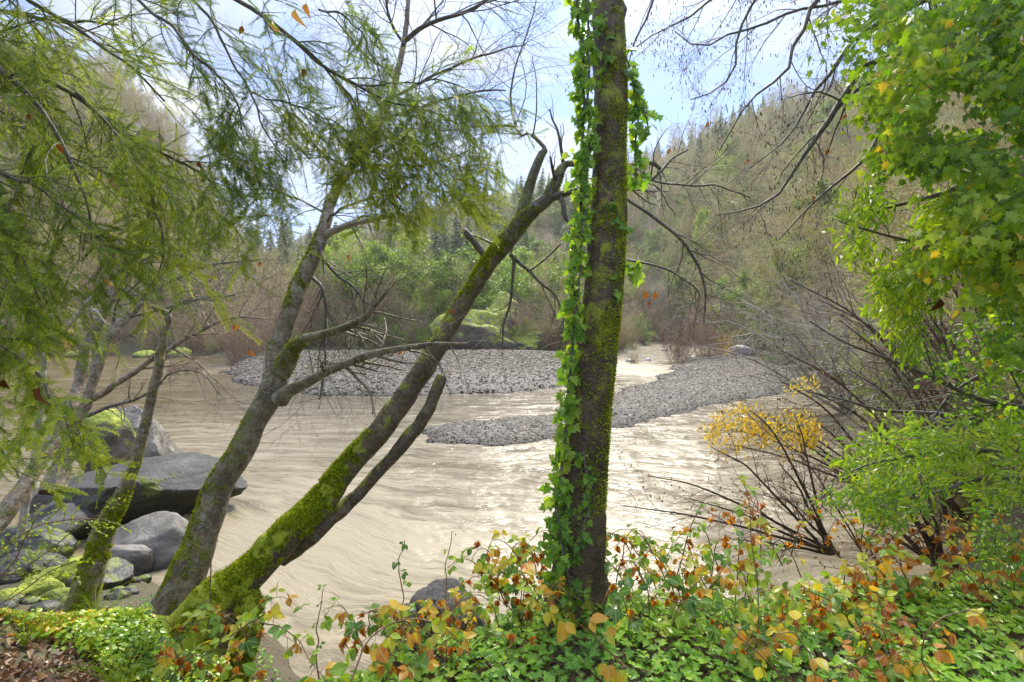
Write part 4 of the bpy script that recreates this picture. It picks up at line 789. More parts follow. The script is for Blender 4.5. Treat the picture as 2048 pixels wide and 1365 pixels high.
# --- two dark trunks and a bleached branch further left
E_PTS = [(105, 985, 42, 8.6), (122, 935, 34, 8.8), (146, 860, 29, 9.0), (172, 795, 25, 9.2), (200, 715, 22, 9.4), (228, 662, 20, 9.6), (254, 635, 17, 9.8), (285, 600, 13, 10), (330, 540, 9, 10.2), (390, 490, 7, 10.5), (420, 440, 5, 10.6)]
pE, rE = pxline(E_PTS, 70, .01); oE = tuple(pE[3]); TE = thing('bare_alder', 'bare leaning alder rising behind the dark boulders at the left', 'tree', oE)
trunk_mesh(pE, rE, 20, .1, .2, .4, 3).build('trunk', M_BARK_ALDER, TE, oE, True)
part_limb([(186, 798, 14, 9.25), (210, 785, 13, 9.2), (234, 767, 12, 9.1), (270, 745, 11, 9.0), (300, 722, 10, 9.0), (331, 704, 10, 8.9), (365, 681, 9, 8.9), (413, 657, 7, 8.8), (448, 640, 6, 8.8), (489, 635, 4, 8.8), (540, 640, 3, 8.8)], 44, 'limb', M_BARK_ALDER, TE, oE, dict(m1=14, l1=1.2, m2=6, l2=.5, m3=2, t0=.3, rmin=.004), sides=9)
part_limb([(176, 832, 8, 9.1), (215, 815, 7, 9.0), (265, 802, 6, 9.0), (300, 785, 4, 9.0)], 16, 'branch', M_BRANCH, TE, oE, dict(m1=8, l1=.6, m2=4, l2=.3, rmin=.003), sides=7)
for pts in ([(285, 600, 7, 10), (350, 560, 6, 10), (420, 530, 5, 10), (520, 520, 3, 10)], [(254, 635, 6, 9.8), (320, 620, 5, 9.8), (400, 600, 4, 9.8), (470, 590, 3, 9.8)], [(330, 540, 6, 10.2), (400, 480, 5, 10), (470, 440, 4, 10), (540, 430, 3, 10)], [(228, 662, 6, 9.6), (240, 600, 5, 9.5), (300, 550, 4, 9.5)]):
    part_limb(pts, 20, 'branch', M_BRANCH, TE, oE, dict(m1=10, l1=1.3, m2=6, l2=.6, m3=2, t0=.15, rmin=.004), sides=6, wob=.02)
F_PTS = [(-60, 1110, 36, 4.9), (0, 1040, 32, 5.2), (40, 985, 30, 5.4), (75, 930, 28, 5.6), (108, 875, 26, 5.8), (138, 818, 24, 6.0), (160, 765, 22, 6.2), (172, 700, 21, 6.3), (195, 655, 19, 6.4), (218, 605, 17, 6.5), (240, 565, 15, 6.6), (262, 525, 13, 6.8), (300, 450, 10, 7), (330, 380, 7, 7.2)]
pF, rF = pxline(F_PTS, 80, .008); oF = tuple(pF[2]); TF = thing('dark_tree', 'dark bare trunk curving up from the left edge in front of the river', 'tree', oF)
trunk_mesh(pF, rF, 22, .1, .2, .5, 3).build('trunk', M_BARK_ALDER, TF, oF, True)
moss_on(pF, rF, 3000, np.linspace(1, .1, 80), .4, .014, None, 6, .2).build('moss', M_MOSS, TF, oF)
for pts in ([(240, 565, 7, 6.6), (290, 520, 5, 6.6), (340, 500, 4, 6.6), (420, 500, 2.5, 6.6)], [(195, 655, 6, 6.4), (170, 600, 5, 6.4), (130, 560, 4, 6.4), (80, 540, 3, 6.4)], [(218, 605, 5, 6.5), (270, 590, 4, 6.5), (330, 600, 3, 6.5)]):
    part_limb(pts, 18, 'branch', M_BRANCH, TF, oF, dict(m1=10, l1=.8, m2=6, l2=.35, m3=2, t0=.15, rmin=.0025), sides=6, wob=.015)
H_PTS = [(40, 1080, 14, 5.8), (70, 900, 12, 6.0), (84, 800, 10, 6.1), (88, 742, 9.5, 6.2), (91, 709, 10, 6.2), (114, 674, 10, 6.2), (138, 650, 9, 6.2), (179, 602, 8, 6.2), (205, 578, 7, 6.2), (222, 562, 5, 6.2), (262, 515, 3, 6.2)]
pH, rH = pxline(H_PTS, 60, .006); oH = tuple(pH[0]); TH_ = thing('bleached_sapling', 'thin bleached white sapling leaning right at the far left', 'tree', oH)
trunk_mesh(pH, rH, 12, .08, 0, .2).build('trunk', M_PALE, TH_, oH, True)
part_limb([(160, 625, 4, 6.2), (190, 620, 3.5, 6.1), (215, 650, 3, 6.1), (240, 640, 2, 6.1)], 12, 'branch', M_PALE, TH_, oH, dict(m1=4, l1=.3, m2=3, l2=.15), sides=6)
# dead leaves still caught on these limbs
M_DEADLEAF = leaf_mat('dead_orange_leaf', [(0, (.10, .035, .012)), (.5, (.30, .10, .02)), (.85, (.50, .22, .04)), (1, (.50, .38, .16))], .35, .6, .3, (1.2, 1.0, .6), var=.5)
# ------------------------------------------------------------------ overhanging conifer boughs, upper left
M_NEEDLE = leaf_mat('conifer_spray_needles', [(0, (.06, .12, .012)), (.4, (.18, .28, .016)), (.75, (.37, .45, .025)), (1, (.58, .60, .045))], .55, .5, .25, var=.15)
def bough(parent, org, pts, n, m1, l1, m2, l2, trop, tint0, needle=.023, per=54, name='bough', m3=0, t0=.05):
    b = MB(); p, r = pxline(pts, n, .015); b.tubes(p, r, 7, .3)
    A, ra = grow(p, r, m1, t0, 1, (25, 70), ln=l1, n=8, wander=.10, trop=trop, rf=.5, rmin=.0016)
    B, rb = grow(A, ra, m2, .12, 1, (30, 60), ln=l2, n=6, wander=.09, trop=tuple(np.array(trop) * .8), rmin=.0010)
    b.tubes(A, ra, 4, .3); b.tubes(B, rb, 3, .3); o = b.build(name, M_BRANCH, parent, org, True)
    l = MB()
    for Q, pp in ((B, per), (A, int(per * 1.1))):
        q, T, idx, _ = sample_on(Q, pp, .08, 1); k = len(q)
        pn = nrm(rand_dirs(len(Q)) * .45 + [0, -.45, .8])[idx]; side = nrm(np.cross(T, pn)) * np.where(np.arange(k) % 2, 1, -1)[:, None]
        l.inst(*NEEDLE, q, frames(nrm(.55 * T + side + .12 * rng.normal(size=(k, 3))), pn), needle * rng.uniform(.65, 1.15, k), np.clip(tint0 + .25 * np.sin(idx * 2.4) + rng.uniform(-.2, .2, k), 0, 1))
    lo = l.build('needles', M_NEEDLE, o, org); return p, r, A
pc = P3(-500, -100, 2.6); TCn = thing('conifer_tree', 'large near conifer whose drooping needle boughs hang across the upper left', 'tree', pc); oc = tuple(pc)
tb = MB(); q_, r_ = pxline([(-620, 1500, 260, 2.6), (-560, 600, 230, 2.6), (-520, -300, 200, 2.7), (-500, -900, 150, 2.9)], 40); tb.tubes(q_, r_, 24); tb.build('trunk', M_BARK_DARK, TCn, oc, True)
DR = (.05, -.02, -.10)
BG = [([(-500, 0, 30, 2.6), (-100, 90, 16, 2.7), (0, 140, 12, 2.75), (60, 195, 10, 2.8), (115, 270, 9, 2.8), (150, 340, 7, 2.8), (176, 410, 5, 2.8), (185, 480, 3, 2.8)], 18, .50, 9, .20, .40),
      ([(-500, 100, 26, 2.6), (-60, 75, 12, 2.9), (40, 130, 9, 3.0), (150, 190, 8, 3.1), (240, 260, 7, 3.1), (330, 310, 6, 3.1), (420, 360, 4, 3.1), (470, 440, 2.5, 3.1)], 20, .48, 9, .20, .5),
      ([(-500, -200, 24, 2.6), (-40, -60, 12, 2.8), (60, 0, 9, 2.9), (160, 60, 7, 3.0), (260, 130, 5, 3.0), (330, 200, 4, 3.0)], 18, .50, 9, .20, .75),
      ([(-500, -300, 24, 2.6), (100, -140, 12, 3.2), (340, -60, 10, 3.3), (480, 2, 9, 3.3), (585, 76, 8, 3.3), (650, 133, 7, 3.3), (719, 172, 6, 3.3), (777, 203, 5, 3.3), (850, 215, 4, 3.3), (905, 240, 3, 3.3)], 20, .46, 8, .17, .35),
      ([(585, 76, 5, 3.3), (650, 135, 4.5, 3.3), (700, 195, 4, 3.3), (745, 250, 3.5, 3.3), (790, 290, 3, 3.3), (860, 320, 2.5, 3.25), (930, 360, 1.8, 3.2)], 15, .36, 9, .17, .75),
      ([(719, 172, 4, 3.3), (800, 170, 3.5, 3.3), (870, 160, 3, 3.3), (960, 190, 2.5, 3.3), (1010, 240, 1.8, 3.3)], 10, .28, 8, .14, .5),
      ([(300, -60, 7, 3.0), (390, 0, 6, 3.0), (450, 90, 5, 3.0), (500, 190, 4, 3.0), (540, 270, 3, 3.0), (580, 330, 2, 3.0)], 14, .38, 7, .16, .4),
      ([(200, -60, 7, 2.8), (350, 60, 6, 2.8), (400, 120, 5, 2.8), (470, 190, 4, 2.8), (480, 260, 3, 2.8)], 12, .38, 7, .16, .35),
      ([(150, 190, 7, 3.1), (230, 260, 6, 3.0), (280, 330, 5, 3.0), (310, 420, 4, 2.95), (330, 500, 3, 2.9), (318, 560, 2, 2.9)], 16, .36, 9, .17, .8),
      ([(-200, 250, 10, 2.6), (-40, 330, 8, 2.6), (60, 370, 6, 2.6), (130, 420, 5, 2.6), (190, 470, 4, 2.6), (230, 520, 2.5, 2.6)], 16, .40, 9, .18, .45),
      ([(-200, 380, 10, 2.5), (-40, 430, 8, 2.5), (20, 480, 6, 2.5), (60, 540, 4, 2.5), (75, 600, 3, 2.5)], 9, .36, 9, .17, .55),
      ([(-200, 620, 10, 2.4), (-60, 650, 7, 2.4), (20, 700, 5, 2.4), (80, 770, 4, 2.4), (130, 840, 3, 2.4), (150, 890, 2, 2.4)], 9, .28, 9, .14, .7),
      ([(-200, 800, 9, 2.6), (-60, 850, 7, 2.6), (0, 900, 5, 2.6), (40, 960, 3, 2.6)], 5, .26, 8, .13, .6),
      ([(640, 20, 4, 3.6), (700, 40, 3.5, 3.6), (740, 100, 3, 3.6), (770, 170, 2, 3.6)], 9, .25, 7, .13, .45),
      ([(790, 290, 3, 3.3), (780, 340, 2.6, 3.25), (800, 400, 2, 3.2), (795, 430, 1.6, 3.2)], 8, .24, 8, .14, .7),
      ([(500, 190, 3, 3.0), (610, 220, 3, 3.1), (690, 260, 2.6, 3.2), (730, 340, 2, 3.2)], 12, .30, 8, .15, .4),
      ([(850, 320, 3, 3.2), (900, 380, 2.5, 3.2), (950, 420, 1.8, 3.2)], 8, .24, 8, .15, .85),
      ([(-200, -80, 9, 3.3), (0, 20, 8, 3.4), (120, 40, 6, 3.4), (240, 50, 4, 3.4)], 16, .50, 9, .2, .85),
      ([(-200, 120, 9, 3.6), (0, 230, 8, 3.6), (120, 300, 6, 3.6), (220, 380, 4, 3.6), (280, 470, 3, 3.6)], 16, .46, 9, .2, .7),
      ([(-200, 500, 9, 3.0), (-40, 560, 7, 3.0), (40, 600, 5, 3.0), (80, 660, 4, 3.0)], 8, .3, 8, .15, .5)]
for pts, m1, l1, m2, l2, tn_ in BG: bough(TCn, oc, pts, 30, int(m1 * 1.3), l1, m2 + 1, l2, DR, tn_)
def sprays(poly, n, d0, d1, ln, tint0, dirv=(.35, -.1, -.9), m=9, l2=.11, needle=.018, thr=-.2, name='sprays'):
    P_ = np.array(poly, float); x0, y0 = P_.min(0); x1, y1 = P_.max(0); x = rng.uniform(x0, x1, n * 6); y = rng.uniform(y0, y1, n * 6)
    ok = (pdist(P_, x, y) > 0) & (fbm2(x / 75 + 3, y / 110, 14, 3) > thr); x = x[ok][:n]; y = y[ok][:n]; k = len(x); d = rng.uniform(d0, d1, k)
    p = np.array([P3(a, b_, c_) for a, b_, c_ in zip(x, y, d)]); dv = nrm(np.array(dirv) + .35 * rng.normal(size=(k, 3))); q_ = 7; S = np.empty((k, q_, 3)); L_ = ln * rng.uniform(.6, 1.3, k); S[:, 0] = p - dv * (L_ * .5)[:, None]
    for s_ in range(1, q_): dv = nrm(dv + .07 * rng.normal(size=(k, 3)) + [0, 0, -.05]); S[:, s_] = S[:, s_ - 1] + dv * (L_ / (q_ - 1))[:, None]
    b = MB(); r = np.linspace(.0022, .001, q_)[None] + np.zeros((k, 1)); b.tubes(S, r, 3, .3); B, rb = grow(S, r, m, .1, 1, (35, 60), ln=l2, n=5, wander=.08, trop=(.02, 0, -.06), rmin=.0007); b.tubes(B, rb, 3, .3); o = b.build(name, M_BRANCH, TCn, oc)
    l = MB()
    for Q, pp in ((B, 34), (S, 60)):
        q, T, idx, _ = sample_on(Q, pp, .05, 1); kk = len(q); pn = nrm(rand_dirs(len(Q)) * .5 + [0, -.5, .7])[idx]; side = nrm(np.cross(T, pn)) * np.where(np.arange(kk) % 2, 1, -1)[:, None]
        l.inst(*NEEDLE, q, frames(nrm(.6 * T + side + .15 * rng.normal(size=(kk, 3))), pn), needle * rng.uniform(.6, 1.15, kk), np.clip(tint0 + .3 * np.sin(idx * 2.4) + rng.uniform(-.2, .2, kk), 0, 1))
    l.build('needles', M_NEEDLE, o, oc)
sprays([(-60, -40), (330, -40), (350, 60), (250, 160), (330, 260), (430, 330), (480, 420), (430, 480), (350, 470), (340, 590), (300, 600), (250, 470), (150, 480), (-60, 560)], 200, 2.5, 3.4, .25, .55, thr=.0)
sprays([(-60, 380), (60, 420), (210, 480), (250, 540), (190, 560), (120, 530), (100, 640), (60, 680), (-60, 700)], 45, 2.4, 2.9, .24, .5)
sprays([(-60, 640), (60, 670), (120, 760), (170, 860), (150, 930), (60, 880), (-60, 960)], 30, 2.3, 2.8, .18, .6, (.5, -.1, -.6))
sprays([(380, 40), (480, 20), (560, 120), (640, 110), (720, 180), (860, 170), (1000, 230), (1000, 290), (900, 300), (820, 270), (700, 260), (600, 220), (480, 170)], 95, 3.0, 3.5, .22, .5, (.45, -.1, -.75), thr=-.05)
sprays([(560, 230), (640, 200), (760, 240), (900, 300), (1000, 330), (1010, 410), (900, 400), (830, 430), (780, 440), (740, 400), (660, 370), (590, 330)], 150, 3.0, 3.5, .24, .85, (.25, -.1, -.9), thr=-.25)
sprays([(400, 200), (520, 260), (600, 340), (560, 420), (480, 420), (420, 340)], 60, 2.9, 3.3, .22, .45)
sprays([(650, 10), (720, 0), (770, 90), (780, 160), (700, 130)], 16, 3.4, 3.7, .2, .4)
# dead leaves caught on boughs and twigs: each one is its own fallen leaf
dl = [(80, 788, 2.3, .085, .35), (592, 30, 3.2, .10, .95), (545, 55, 3.2, .09, .95), (612, 20, 3.2, .07, .9), (485, 65, 3.1, .05, .6), (608, 150, 3.2, .05, .3), (225, 370, 2.7, .06, .4), (60, 240, 2.7, .05, .3), (30, 405, 2.6, .06, .5), (120, 300, 2.7, .05, .3), (8, 770, 2.3, .06, .1), (75, 665, 5.5, .11, .6), (215, 568, 5.9, .11, .7),
      (1290, 594, 4.4, .085, .6), (1310, 597, 4.4, .07, .6), (698, 522, 4.5, .06, .7), (905, 630, 4.3, .06, .6), (500, 712, 4.5, .07, .7), (470, 660, 5, .08, .6), (520, 535, 5, .06, .5), (800, 712, 3.9, .05, .6), (1495, 330, 4.0, .045, .6), (1655, 310, 4, .05, .65), (1690, 240, 4, .05, .6), (1415, 255, 4, .045, .65), (1300, 615, 4.4, .05, .4), (300, 390, 3.0, .06, .35), (400, 335, 3.0, .05, .3), (1625, 405, 4, .06, .6), (1850, 490, 3.4, .06, .5), (1880, 610, 3.6, .10, .2), (1340, 310, 4.4, .05, .6)]
for i, (x, y, d, s_, tn_) in enumerate(dl):
    b = MB(); p = P3(x, y - 12, d); b.inst(*DEAD, p[None], frames(np.array([[rng.normal() * .2, .1, -1.0]]), np.array([[rng.normal() * .5, -1, .2]])), s_, tn_); b.tubes(np.array([p + [0, 0, .03], p]), np.array([.0012, .0012]), 3, tn_)
    wh = 'among the conifer boughs' if x < 640 and y < 450 else 'on a bare twig' 
    lab = 'large curled rust-brown leaf dangling at the far left edge' if i == 0 else 'bright orange leaf hanging just right of the upright trunk' if i == 13 else 'small dry orange leaf caught ' + wh
    tag(b.build('dead_leaf', M_DEADLEAF, None, tuple(p), False), lab, 'leaf', None if i in (0, 13) else 'dry leaves caught ' + wh)

# ------------------------------------------------------------------ bare limbs with catkins, upper right, and the leafy mass
M_CATKIN = leaf_mat('brown_catkin', [(0, (.06, .04, .03)), (1, (.17, .12, .08))], .1, .8, .2, (1, 1, 1), var=.1)
pr = P3(2600, 300, 4.4); TR = thing('overhanging_alder', 'bare lichen-speckled alder limbs with hanging catkins reaching in from the upper right', 'tree', pr); orr = tuple(pr)
tb = MB(); q_, r_ = pxline([(2700, 1700, 260, 4.4), (2620, 900, 220, 4.4), (2560, 200, 190, 4.5), (2500, -500, 150, 4.6)], 40); tb.tubes(q_, r_, 24); tb.build('trunk', M_BARK_ALDER, TR, orr, True)
def rlimb(pts, m1, l1, m2, l2, m3, trop=(-.03, 0, -.05), cat_n=2, n=34, wob=.015, t0=.15):
    b = MB(); p, r = pxline(pts, n, wob); b.tubes(p, r, 8, .35, cap=True); A, B, C = twigs(b, p, r, int(m1 * 1.35), l1 * 1.15, m2 + 1, l2 * 1.1, trop, t0, .0014, m3, (20, 60)); o = b.build('limb', M_BRANCH, TR, orr, True)
    c_ = MB(); q, T, _, _ = sample_on(B if not m3 else C, cat_n, .5, 1); k = len(q)
    ok = rng.uniform(0, 1, k) < .5; q = q[ok]; k = len(q)
    c_.inst(*CATKIN, q, frames(np.c_[rng.normal(size=(k, 2)) * .15, -np.ones(k)], rand_dirs(k)), rng.uniform(.015, .036, k), rng.uniform(0, 1, k)); c_.build('blossoms', M_CATKIN, o, orr)
D_ = 4.2
rlimb([(2560, -200, 40, 4.5), (2050, -20, 26, 4.3), (1900, 60, 18, D_), (1800, 110, 15, D_), (1737, 127, 12, D_), (1700, 175, 12, D_), (1648, 255, 11, D_), (1620, 290, 9, D_), (1589, 337, 7, D_), (1544, 400, 5, D_), (1470, 424, 3, D_), (1430, 430, 2, D_)], 14, .45, 5, .22, 3)
rlimb([(2540, -50, 30, 4.5), (2000, 60, 16, 4.3), (1860, 120, 11, D_), (1796, 207, 9, D_), (1761, 269, 9, D_), (1744, 303, 8, D_), (1710, 337, 6, D_), (1658, 382, 5, D_), (1606, 430, 3.5, D_), (1560, 480, 2, D_)], 10, .35, 5, .18, 2)
rlimb([(2540, -250, 30, 4.5), (1900, 20, 12, 4.2), (1778, 148, 8, D_), (1720, 179, 7, D_), (1675, 224, 6, D_), (1651, 251, 4, D_), (1600, 300, 3, D_), (1560, 350, 2, D_)], 12, .4, 5, .2, 3)
rlimb([(2520, -420, 30, 4.6), (1800, -120, 12, 4.4), (1634, 0, 9, 4.4), (1617, 48, 8, 4.4), (1589, 90, 7, 4.4), (1575, 145, 6, 4.4), (1520, 186, 4.5, 4.4), (1486, 220, 3.5, 4.4), (1440, 300, 2, 4.4)], 16, .5, 6, .26, 4)
rlimb([(2520, -420, 30, 4.6), (1850, -60, 10, 4.5), (1665, 7, 6, 4.5), (1589, 21, 5.5, 4.5), (1513, 52, 5, 4.5), (1451, 69, 4, 4.5), (1400, 95, 3, 4.5), (1350, 60, 2, 4.5)], 16, .45, 6, .26, 4)
rlimb([(2520, -300, 30, 4.6), (1900, -20, 12, 4.3), (1720, 72, 9, 4.3), (1668, 145, 7.5, 4.3), (1634, 179, 6.5, 4.3), (1596, 241, 4.5, 4.3), (1560, 290, 3, 4.3), (1500, 340, 2, 4.3)], 14, .5, 6, .24, 3)
rlimb([(2500, -500, 30, 4.6), (1700, -260, 10, 4.6), (1500, -60, 7, 4.6), (1420, 0, 5, 4.6), (1370, 40, 4, 4.6), (1320, 60, 3, 4.6), (1270, 95, 2, 4.6)], 16, .5, 6, .25, 4)
rlimb([(2500, -500, 30, 4.6), (1750, -200, 9, 4.7), (1560, -60, 6, 4.7), (1480, 60, 5, 4.7), (1470, 140, 4, 4.7), (1430, 180, 3, 4.7), (1380, 200, 2, 4.7)], 14, .45, 6, .25, 4)
rlimb([(2500, -500, 30, 4.9), (1600, -320, 9, 4.9), (1330, -90, 6, 4.9), (1310, 0, 5, 4.9), (1290, 45, 4, 4.9), (1262, 90, 3, 4.9), (1256, 120, 2, 4.9)], 12, .4, 6, .22, 3)
rlimb([(2540, 350, 24, 4.4), (2150, 330, 12, 3.9), (1990, 470, 9, 3.7), (1900, 500, 7, 3.6), (1820, 485, 6, 3.6), (1740, 460, 4, 3.6), (1680, 440, 2.5, 3.6)], 12, .4, 5, .2, 2)
rlimb([(2540, 700, 24, 4.4), (2250, 850, 14, 4.2), (2048, 815, 11, 4.2), (1960, 800, 9, 4.2), (1860, 755, 8, 4.2), (1780, 720, 6, 4.2), (1700, 690, 4, 4.2), (1620, 640, 2.5, 4.2)], 16, .5, 6, .25, 3, trop=(-.03, 0, .0))
rlimb([(2540, 900, 24, 4.4), (2200, 760, 12, 4.5), (2048, 742, 8, 4.6), (1960, 750, 7, 4.6), (1900, 790, 6, 4.6), (1860, 850, 3, 4.6)], 10, .4, 5, .2, 2, trop=(-.03, 0, .0))
rlimb([(2600, 1000, 24, 5.4), (2200, 900, 12, 5.4), (2000, 850, 9, 5.4), (1880, 830, 8, 5.4), (1760, 820, 6, 5.4), (1680, 800, 4, 5.4), (1600, 780, 2, 5.4)], 16, .6, 6, .28, 3, trop=(-.02, 0, .0))

# leafy mass: broad lobed leaves on branchlets
M_MAPLE = leaf_mat('lobed_green_leaf', [(0, (.035, .13, .012)), (.35, (.15, .31, .014)), (.7, (.34, .50, .018)), (.9, (.55, .60, .03)), (.965, (.62, .56, .04)), (1, (.75, .50, .03))], .52, .34, vein=.4)
pl_ = P3(2480, 900, 3.3); TL = thing('leafy_vine_tree', 'tree thickly hung with bright green lobed leaves filling the upper right corner', 'tree', pl_); ol = tuple(pl_)
tb = MB(); q_, r_ = pxline([(2420, 1800, 220, 3.3), (2400, 900, 190, 3.4), (2330, 200, 170, 3.5), (2280, -400, 130, 3.6)], 40); tb.tubes(q_, r_, 24); tb.build('trunk', M_BARK_DARK, TL, ol, True)
def inpoly(poly, x, y):
    poly = np.array(poly, float); return pdist(poly, x, y) > 0
def leafmass(poly, n_br, d0, d1, blen, per, tmpl, size, mat, parent, org, tint0, tspan, dirv=(-.6, -.2, -.5), droop=.7, spread=1.0, name='foliage', clus=1.6):
    P_ = np.array(poly, float); x0, y0 = P_.min(0); x1, y1 = P_.max(0); x = rng.uniform(x0, x1, n_br * 6); y = rng.uniform(y0, y1, n_br * 6)
    ok = inpoly(poly, x, y); x = x[ok]; y = y[ok]; cl = fbm2(x / 70, y / 60, 4, 3); ok = cl > -.16; x = x[ok][:n_br]; y = y[ok][:n_br]; k = len(x); d = rng.uniform(d0, d1, k)
    p = np.array([P3(a, b_, c_) for a, b_, c_ in zip(x, y, d)]); dv = nrm(np.array(dirv) + .55 * rng.normal(size=(k, 3)))
    n = 6; st_ = np.empty((k, n, 3)); L_ = blen * rng.uniform(.6, 1.3, k); st_[:, 0] = p - dv * (L_ * .5)[:, None]
    for s_ in range(1, n): dv = nrm(dv + .12 * rng.normal(size=(k, 3)) + [0, 0, -.07]); st_[:, s_] = st_[:, s_ - 1] + dv * (L_ / (n - 1))[:, None]
    b = MB(); b.tubes(st_, np.linspace(.0028, .0012, n)[None] + np.zeros((k, 1)), 3, .3); bo = b.build('sprays', M_BRANCH, parent, org)
    q, T, idx, tt = sample_on(st_, per, .1, 1); kk = len(q); off = rng.normal(size=(kk, 3)) * size * .55
    dd = nrm(T * .7 + spread * rng.normal(size=(kk, 3)) * .6 + [0, 0, -droop]); up = nrm(rng.normal(size=(kk, 3)) * .55 + [-.15, -.75, .65])
    lm = MB(); tnt = tint0 + .5 * tspan * (fbm2(p[:, 0] * 3, p[:, 2] * 3, 3)[idx]) * 1.5 + rng.uniform(-tspan, tspan, kk) * .6 + .05 * (rng.uniform(0, 1, kk) < .05) * 8
    lm.inst(*tmpl, q + off, frames(dd, up), size * rng.uniform(.55, 1.25, kk), np.clip(tnt, 0, 1)); lm.build(name, mat, parent, org)
leafmass([(1850, -60), (1760, -20), (1800, 60), (1780, 130), (1790, 230), (1800, 330), (1880, 400), (1920, 470), (2000, 560), (2130, 560), (2150, -60)], 620, 2.7, 4.6, .30, 16, MAPLE, .053, M_MAPLE, TL, ol, .52, .42)
leafmass([(1650, -40), (1640, 60), (1680, 110), (1700, 170), (1760, 140), (1830, 90), (1900, -40)], 60, 3.2, 4.4, .26, 9, MAPLE, .052, M_MAPLE, TL, ol, .5, .3)
leafmass([(1730, 150), (1720, 230), (1760, 250), (1740, 330), (1760, 390), (1850, 370), (1880, 240), (1860, 120)], 75, 3.0, 4.0, .28, 12, MAPLE, .050, M_MAPLE, TL, ol, .6, .3)
leafmass([(1850, 470), (1870, 580), (1930, 610), (2000, 580), (2120, 600), (2120, 430), (1950, 380)], 85, 2.6, 3.3, .28, 12, MAPLE, .060, M_MAPLE, TL, ol, .72, .25)
leafmass([(1960, 560), (1980, 700), (2010, 900), (2120, 900), (2120, 560)], 80, 3.0, 4.2, .28, 11, MAPLE, .048, M_MAPLE, TL, ol, .45, .3)
# ------------------------------------------------------------------ narrow-leaved willows on the right
M_WILLOW = leaf_mat('narrow_willow_leaf', [(0, (.08, .18, .014)), (.4, (.22, .38, .020)), (.75, (.42, .54, .04)), (1, (.58, .58, .07))], .5, .4)
M_YELLEAF = leaf_mat('yellow_willow_leaf', [(0, (.60, .36, .02)), (.5, (.90, .66, .03)), (1, (.95, .82, .10))], .5, .45, glow=(1.1, 1.0, .5))
def wlimb(parent, org, pts, m1, l1, m2=5, l2=.2, trop=(-.05, 0, -.04), n=26, name='limb', m3=0, t0=.15, rmin=.0014):
    b = MB(); p, r = pxline(pts, n, .012); b.tubes(p, r, 7, .3, cap=True); q = twigs(b, p, r, m1, l1, m2, l2, trop, t0, rmin, m3, (20, 55)); b.build(name, M_BRANCH, parent, org, True); return q
p0 = P3(2300, 1000, 4.2); W1 = thing('narrow_leaf_willow', 'willow with drooping pale green narrow leaves, left of the lobed leaf mass', 'tree', p0); o1 = tuple(p0)
tb = MB(); q_, r_ = pxline([(2320, 1500, 120, 4.3), (2280, 900, 100, 4.3), (2220, 500, 70, 4.2), (2150, 380, 40, 4.1), (2000, 350, 18, 4.0), (1880, 390, 10, 3.9), (1800, 410, 7, 3.8), (1730, 430, 3, 3.8)], 50, .01); tb.tubes(q_, r_, 14); tb.build('trunk', M_BARK_ALDER, W1, o1, True)
leafmass([(1700, 410), (1740, 380), (1850, 370), (1930, 420), (1940, 500), (1840, 540), (1800, 640), (1770, 630), (1760, 560), (1720, 540), (1700, 480)], 190, 3.5, 4.4, .26, 15, LANCE, .085, M_WILLOW, W1, o1, .55, .4, (-.5, -.1, -.3), .45, 1.1)
leafmass([(1840, 480), (1810, 560), (1790, 700), (1830, 700), (1880, 600), (1960, 540), (2000, 470)], 100, 3.6, 4.6, .24, 13, LANCE, .075, M_WILLOW, W1, o1, .4, .4, (-.4, -.1, -.6), .6, 1.1)
p0 = P3(2200, 1100, 3.6); W2 = thing('narrow_leaf_willow', 'low willow branch of fresh green narrow leaves reaching over the water at mid right', 'tree', p0); o2 = tuple(p0)
for pts in ([(2250, 1000, 26, 3.8), (2100, 905, 15, 3.6), (2000, 900, 11, 3.5), (1900, 903, 8, 3.4), (1820, 915, 6, 3.35), (1740, 930, 4, 3.3), (1670, 960, 2, 3.3)], [(2250, 1000, 20, 3.8), (2080, 960, 10, 3.5), (1960, 960, 8, 3.4), (1860, 990, 5, 3.4), (1780, 1010, 3, 3.4)]): wlimb(W2, o2, pts, 12, .3)
leafmass([(1640, 965), (1700, 900), (1770, 850), (1850, 840), (1960, 870), (2060, 850), (2120, 870), (2120, 960), (2000, 1000), (1900, 960), (1820, 990), (1790, 1040), (1700, 990)], 250, 3.1, 4.0, .22, 14, LANCE, .070, M_WILLOW, W2, o2, .62, .35, (-.75, -.1, .1), .1, .9)
leafmass([(1660, 970), (1640, 1020), (1720, 1010), (1800, 1060), (1880, 1030), (1850, 970)], 50, 3.1, 3.8, .2, 12, LANCE, .06, M_WILLOW, W2, o2, .45, .3, (-.7, -.1, -.2), .2, .9)
p0 = P3(2150, 1200, 4.4); W3 = thing('bank_shrub', 'dense dark green shrub filling the right edge below the lobed leaves', 'shrub', p0); o3 = tuple(p0)
tb = MB(); q_, r_ = pxline([(2150, 1250, 60, 4.4), (2110, 1000, 40, 4.4), (2080, 800, 20, 4.4), (2040, 650, 8, 4.4)], 20, .01); tb.tubes(q_, r_, 10); tb.build('stem', M_BRANCH, W3, o3, True)
leafmass([(1850, 740), (1880, 690), (1960, 640), (2130, 600), (2130, 900), (1980, 880), (1900, 850)], 170, 3.8, 5.2, .26, 13, OVATE, .045, M_MAPLE, W3, o3, .40, .4, (-.5, -.1, .2), .1, 1.1)
leafmass([(1930, 960), (1960, 1250), (2130, 1300), (2130, 950)], 150, 4.0, 5.2, .24, 12, OVATE, .045, M_MAPLE, W3, o3, .25, .35, (-.4, -.1, .3), .1, 1.1)
